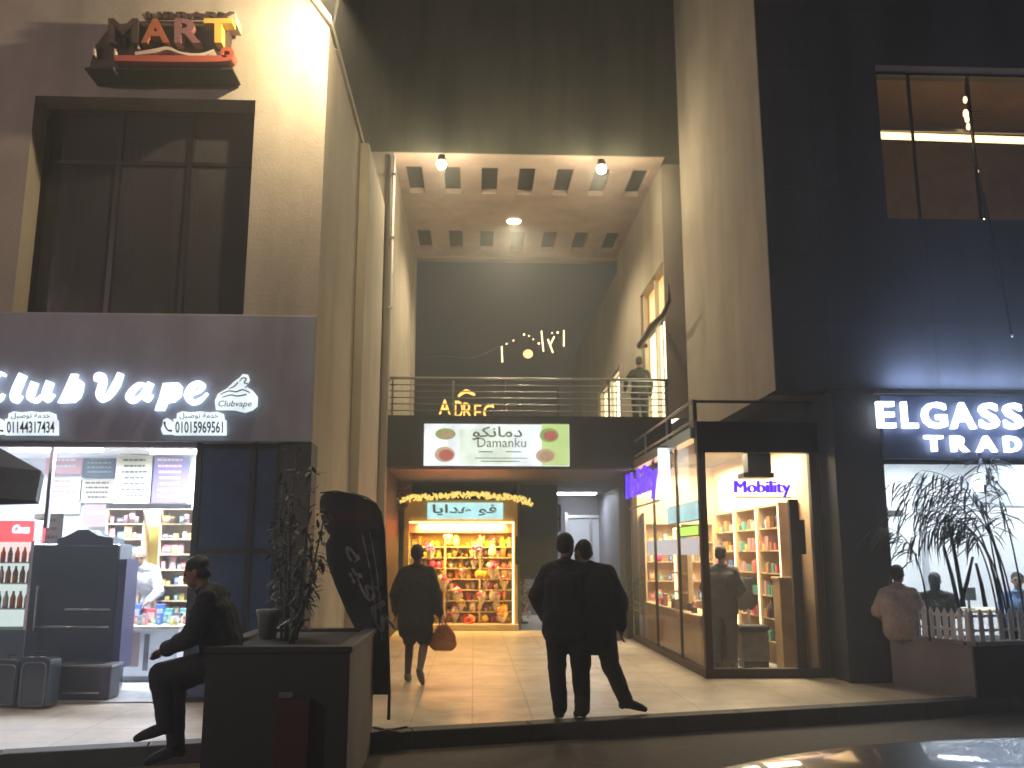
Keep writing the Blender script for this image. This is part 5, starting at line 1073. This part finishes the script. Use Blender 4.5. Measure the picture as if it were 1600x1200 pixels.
    if skirt:
        c0 = J['pelvis']; c1 = Vector((J['pelvis'].x, J['pelvis'].y, skirt)); trunk(l, [(c0, .08, .125), (c1, .10, .135)]); l.caps(c0-across*.08, .12, c1-across*.10, .13); l.caps(c0+across*.08, .12, c1+across*.10, .13)
    bake(l, vox, low, 'trousers' if not skirt else 'skirt', root, .010, 3, 2)
    return root
S_ = lambda px, py: atz(px, py)
# couple seen from behind
p = atz(884, 1128)
person('man in a dark navy jacket standing on the left of the close pair', (p.x+.02, p.y+.05, 0), R(-4),
       dict(elL=(-.29, .02, 1.15), wrL=(-.20, .16, .93), elR=(.22, .1, 1.15), wrR=(.12, .24, 1.0), anL=(-.07, -.02, .095), knL=(-.09, .02, .5), anR=(.15, .05, .095), knR=(.13, .05, .5), head=(.01, .03, 1.625)), 'cloth_navy', 'cloth_black', scale=1.04, vox=.010, hem=.82, puff=.045, head=(-.5, .0), legw=.028)
p = atz(945, 1124)
person('man in a bulky black jacket stretching one leg out sideways', (p.x-.12, p.y-.02, 0), R(3),
       dict(elL=(-.27, .03, 1.14), wrL=(-.20, .18, .95), elR=(.29, -.01, 1.12), wrR=(.30, .02, .87), knL=(-.10, .02, .5), anL=(-.11, -.02, .095), hiR=(.11, 0, .92), knR=(.20, .10, .50), anR=(.36, .16, .13), ftR=(.53, .22, .07), head=(-.075, .03, 1.595), neck=(-.03, 0, 1.45)), 'cloth_black', 'cloth_brown', scale=1.02, vox=.010, hem=.76, puff=.06, head=(.6, .0), legw=.03)
# walker with a bag
p = atz(648, 1068)
person('person in dark knee length clothes walking towards the gift shop with an orange bag', (p.x-.0, p.y, 0), R(-8),
       dict(anL=(-.09, -.02, .095), knL=(-.09, .06, .5), anR=(.12, -.30, .18), knR=(.11, .02, .5), ftR=(.13, -.18, .06), elR=(.26, -.02, 1.12), wrR=(.30, .03, .87), elL=(-.27, -.05, 1.13), wrL=(-.28, .05, .9)), 'cloth_char', 'cloth_black', 'shoe_grey', 'skin_dark', scale=.99, vox=.011, hem=.78, puff=.05, skirt=.66, lowto='shorts')
hb = atz(648, 1068); t = thing('bag', 'orange brown bag carried in the right hand of the walker', 'bag', (hb.x+.33, hb.y, .5))
bx = hb.x+.35; by = hb.y+.02
g = MB(); prof = [(-.06, .72), (.06, .72), (.15, .60), (.18, .46), (.12, .40), (-.12, .40), (-.18, .46), (-.14, .60)]; g.prism(dense(prof, 3), lambda u, v, w: (bx+u, by+w+.03*math.sin(u*20+v*9), v), -.06, .07); g.build('body', 'bag_orange', t, bevel=.02)
g = MB(); g.tube([(bx-.05, by, .71), (bx-.045, by-.01, .82), (bx-.03, by-.02, .85), (bx, by, .82), (bx+.04, by, .71)], .009, 6); g.build('strap', 'bag_orange', t, smooth=True)
# balcony man
p = at(1001, 652, 19.4); 
person('man with a dark vest over a pale shirt standing on the balcony at the railing', (p.x, 19.4, FZ), R(6), dict(elL=(-.30, .05, 1.18), wrL=(-.26, .25, 1.05)), 'cloth_olive', 'cloth_black', scale=1.0, vox=.013, hem=.9, puff=.010)
# kiosk man
p = at(1134, 1036, 12.95)
person('man in a grey tracksuit standing inside the kiosk behind the front glass', (p.x, 12.95, .014), R(-20), dict(elL=(-.27, .03, 1.15), wrL=(-.2, .2, 1.0), elR=(.27, .02, 1.15), wrR=(.18, .22, 1.02)), 'cloth_grey', 'cloth_grey', scale=.98, vox=.012, hem=.84, head=(-.3, 0))
# man in the vape shop
p = at(222, 1000, 12.95)
person('man in a white shirt leaning over behind the vape shop counter', (p.x, 12.9, .014), R(175), dict(chest=(0, .10, 1.27), neck=(0, .17, 1.42), head=(0, .24, 1.56), shL=(-.185, .14, 1.38), shR=(.185, .14, 1.38), elL=(-.27, .14, 1.1), elR=(.27, .14, 1.1), wrL=(-.2, .3, .98), wrR=(.2, .3, .98)), 'cloth_white', 'cloth_jean', hair='hair_grey', scale=1.0, vox=.012, hem=.85, head=(.4, -.35))
# seated on left planter: faces the left, knees bent, one shoe out
sz = .90
person('dark clothed person sitting on the end of the dark planter with one shoe stretched left', (at(335, 1050, 7.25).x, 7.28, -.0), R(90),
       dict(pelvis=(0, -.05, .80), waist=(0, -.03, .95), chest=(0, .03, 1.14), neck=(0, .10, 1.32), head=(0, .19, 1.46), shL=(-.19, .05, 1.27), shR=(.19, .05, 1.27), elL=(-.27, .12, 1.0), elR=(.25, .16, 1.0), wrL=(-.14, .34, .90), wrR=(.12, .36, .90),
            hiL=(-.10, .0, .78), hiR=(.10, .0, .78), knL=(-.13, .38, .72), knR=(.12, .34, .62), anL=(-.14, .30, .34), anR=(.12, .30, .13), ftL=(-.14, .47, .28), ftR=(.12, .47, .06)), 'cloth_navy', 'cloth_black', scale=1.0, vox=.010, hem=.74, puff=.045, head=(0, -.35))
# seated on the right planter
p = at(1407, 972, 11.35)
person('man in a tan jacket sitting on the planter edge with his back turned', (p.x, 11.35, RPZ-.855), R(-18),
       dict(pelvis=(0, -.02, .97), waist=(0, -.03, 1.10), chest=(0, .0, 1.30), neck=(0, .03, 1.47), head=(.02, .07, 1.62), hiL=(-.10, .02, .95), hiR=(.10, .02, .95), knL=(-.12, .44, .94), knR=(.12, .44, .94), anL=(-.12, .46, .52), anR=(.12, .46, .52), elL=(-.27, .06, 1.16), elR=(.28, .06, 1.15), wrL=(-.16, .28, 1.05), wrR=(.16, .28, 1.05)), 'cloth_tan', 'cloth_black', scale=.98, vox=.011, hem=.93, puff=.035, head=(-.5, 0))
# inside the white shop
seat = dict(pelvis=(0, -.02, .55), waist=(0, -.02, .68), chest=(0, .0, .88), neck=(0, .03, 1.06), head=(0, .06, 1.22), shL=(-.18, 0, 1.0), shR=(.18, 0, 1.0), hiL=(-.10, .02, .53), hiR=(.10, .02, .53), knL=(-.12, .44, .52), knR=(.12, .44, .52), anL=(-.12, .46, .095), anR=(.12, .46, .095), elL=(-.26, .08, .78), elR=(.26, .08, .78), wrL=(-.16, .30, .74), wrR=(.16, .30, .74))
for (px, Y, rz_, tp, lab, hl) in ((1462, 12.7, R(-30), 'cloth_brown', 'brown clothed person seated inside the white shop behind the picket fence', .06), (1592, 12.9, R(150), 'cloth_blue', 'person in a pale blue shirt seated inside the white shop at the right edge', 0)):
    p = at(px, 930, Y); person(lab, (p.x, Y, .014), rz_, dict(seat), tp, 'cloth_black', scale=1.0, vox=.014, hem=.5, hairlen=hl)
    t = thing('chair', 'dark chair under the %s' % ('brown clothed person in the white shop' if hl else 'person in the pale blue shirt'), 'chair', (p.x, Y, 0))
    MB().box(p.x-.22, p.x+.22, Y-.2, Y+.22, .385, .43).build('seat', 'black', t, bevel=.01)
    for (sx, sy) in ((-1, -1), (1, -1), (-1, 1), (1, 1)): MB().bar((p.x+sx*.19, Y+sy*.18, .014), (p.x+sx*.19, Y+sy*.18, .385), .03).build('leg', 'grey_metal', t)
# ------------------------------------------------------------------ parked car by the kerb
t = thing('parked_car', 'dark glossy car parked at the kerb with only its bonnet in view', 'car', (.30, 2.45, -.15), R(4))
def sect(hwd, zs): return zs
ST = [(0.0, .62, .40, .70), (.06, .76, .32, .82), (.22, .86, .28, .94), (.55, .91, .26, 1.05), (1.1, .93, .26, 1.115), (1.6, .935, .26, 1.125), (1.95, .935, .26, 1.12), (2.6, .94, .26, 1.08), (3.6, .94, .27, 1.07), (4.3, .90, .30, 1.06), (4.6, .80, .36, .98), (4.66, .70, .45, .80)]
g = MB(); v = []; n_s = 15
for (x, hw_, zb, zt2) in ST:
    for (u, k) in ((-.86, 0), (-1, .12), (-1, .5), (-.985, .8), (-.94, .93), (-.84, .985), (-.6, 1.0), (0, 1.025), (.6, 1.0), (.84, .985), (.94, .93), (.985, .8), (1, .5), (1, .12), (.86, 0)): v.append((x, u*hw_, zb+(zt2-zb)*k))
f = []
for i in range(len(ST)-1):
    for k in range(n_s): f.append((i*n_s+k, i*n_s+(k+1) % n_s, (i+1)*n_s+(k+1) % n_s, (i+1)*n_s+k))
f.append(tuple(range(n_s))); f.append(tuple((len(ST)-1)*n_s+k for k in range(n_s))[::-1]); g.add(v, f)
bd = g.build('body', 'car_paint', t, smooth=True, local=True); sb = bd.modifiers.new('s', 'SUBSURF'); sb.levels = 2; sb.render_levels = 3
g = MB(); CT = [(1.98, .82, 1.08, .80, 1.10), (2.62, .86, 1.06, .66, 1.60), (3.6, .86, 1.06, .66, 1.62), (4.45, .8, 1.03, .62, 1.45)]
v = []
for (x, w0_, z0_, w1_, z1_) in CT: v += [(x, -w0_, z0_), (x, -w1_, z1_), (x, 0, z1_+.03), (x, w1_, z1_), (x, w0_, z0_)]
f = [(i*5+k, i*5+k+1, (i+1)*5+k+1, (i+1)*5+k) for i in range(3) for k in range(4)]+[(0, 1, 2, 3, 4), (19, 18, 17, 16, 15)]; g.add(v, f); g.build('cabin', 'car_glass', t, local=True, bevel=.03)
g = MB(); g.prism([(2.56, 1.60), (3.6, 1.625), (4.5, 1.46), (4.5, 1.5), (3.6, 1.67), (2.6, 1.66)], lambda u, q2, w: (u, w, q2), -.66, .66); g.build('roof', 'car_paint', t, local=True, bevel=.02)
for (x, s_) in ((.85, -1), (.85, 1), (3.75, -1), (3.75, 1)):
    g = MB(); yy = s_*.86; g.tube([(x, yy-.10, .33), (x, yy+.10, .33)], .33, 28); wl = g.build('wheel', 'rubber', t, local=True, bevel=.02); g = MB(); g.tube([(x, yy-.115, .33), (x, yy+.115, .33)], .2, 20); g.build('rim', 'steel', wl)
for s_ in (-1, 1): MB().ell((.12, s_*.62, .74), (.16, .18, .07)).build('headlight', 'headlight', t, True, local=True)
g = MB()
for k in range(4): g.box(-.01, .06, -.42, .42, .48+k*.05, .505+k*.05)
g.build('grille', 'black', t, local=True)
# street lamp behind the viewer, the lamp that lights the facades
t = thing('street_lamp', 'tall street lamp on the far side of the road', 'street lamp', (-14.5, -4, -.15))
g = MB(); g.tube([(-14.5, -4, -.15), (-14.5, -4, 7.5), (-14.1, -3.6, 8.1), (-13.3, -3.0, 8.3)], [.09, .06, .05, .045]); g.build('pole', 'grey_metal', t, smooth=True); MB().box(-13.5, -12.9, -3.1, -2.8, 8.25, 8.36).build('head', 'grey_metal', t, bevel=.03); MB().box(-13.4, -12.95, -3.05, -2.85, 8.235, 8.249).build('lens', 'lamp_down', t)
lamp('SPOT', (-13.15, -2.95, 8.2), 1350, (1, .72, .76), t, .2, rot=(R(55), 0, R(-35)), spot=R(150), blend=.8)
for pr in PACK+BOT+GIFT:
    if pr not in used: bpy.data.objects.remove(pr)

# ------------------------------------------------------------------ haze volume added to imitate lens bloom and lifted blacks
hm = bpy.data.materials.new('haze'); hm.use_nodes = True; hn = hm.node_tree; hn.nodes.clear()
ho = hn.nodes.new('ShaderNodeOutputMaterial'); hv = hn.nodes.new('ShaderNodeVolumePrincipled'); hv.inputs['Color'].default_value = (.85, .88, .9, 1); hv.inputs['Density'].default_value = .0120; hv.inputs['Anisotropy'].default_value = .5
hn.links.new(hv.outputs[0], ho.inputs['Volume']); M['haze'] = hm
o = MB().box(-46, 46, -22, 62, -1.2, 16).build('haze', 'haze'); o['kind'] = 'stuff'; o['label'] = 'thin haze added to imitate lens bloom and glare'
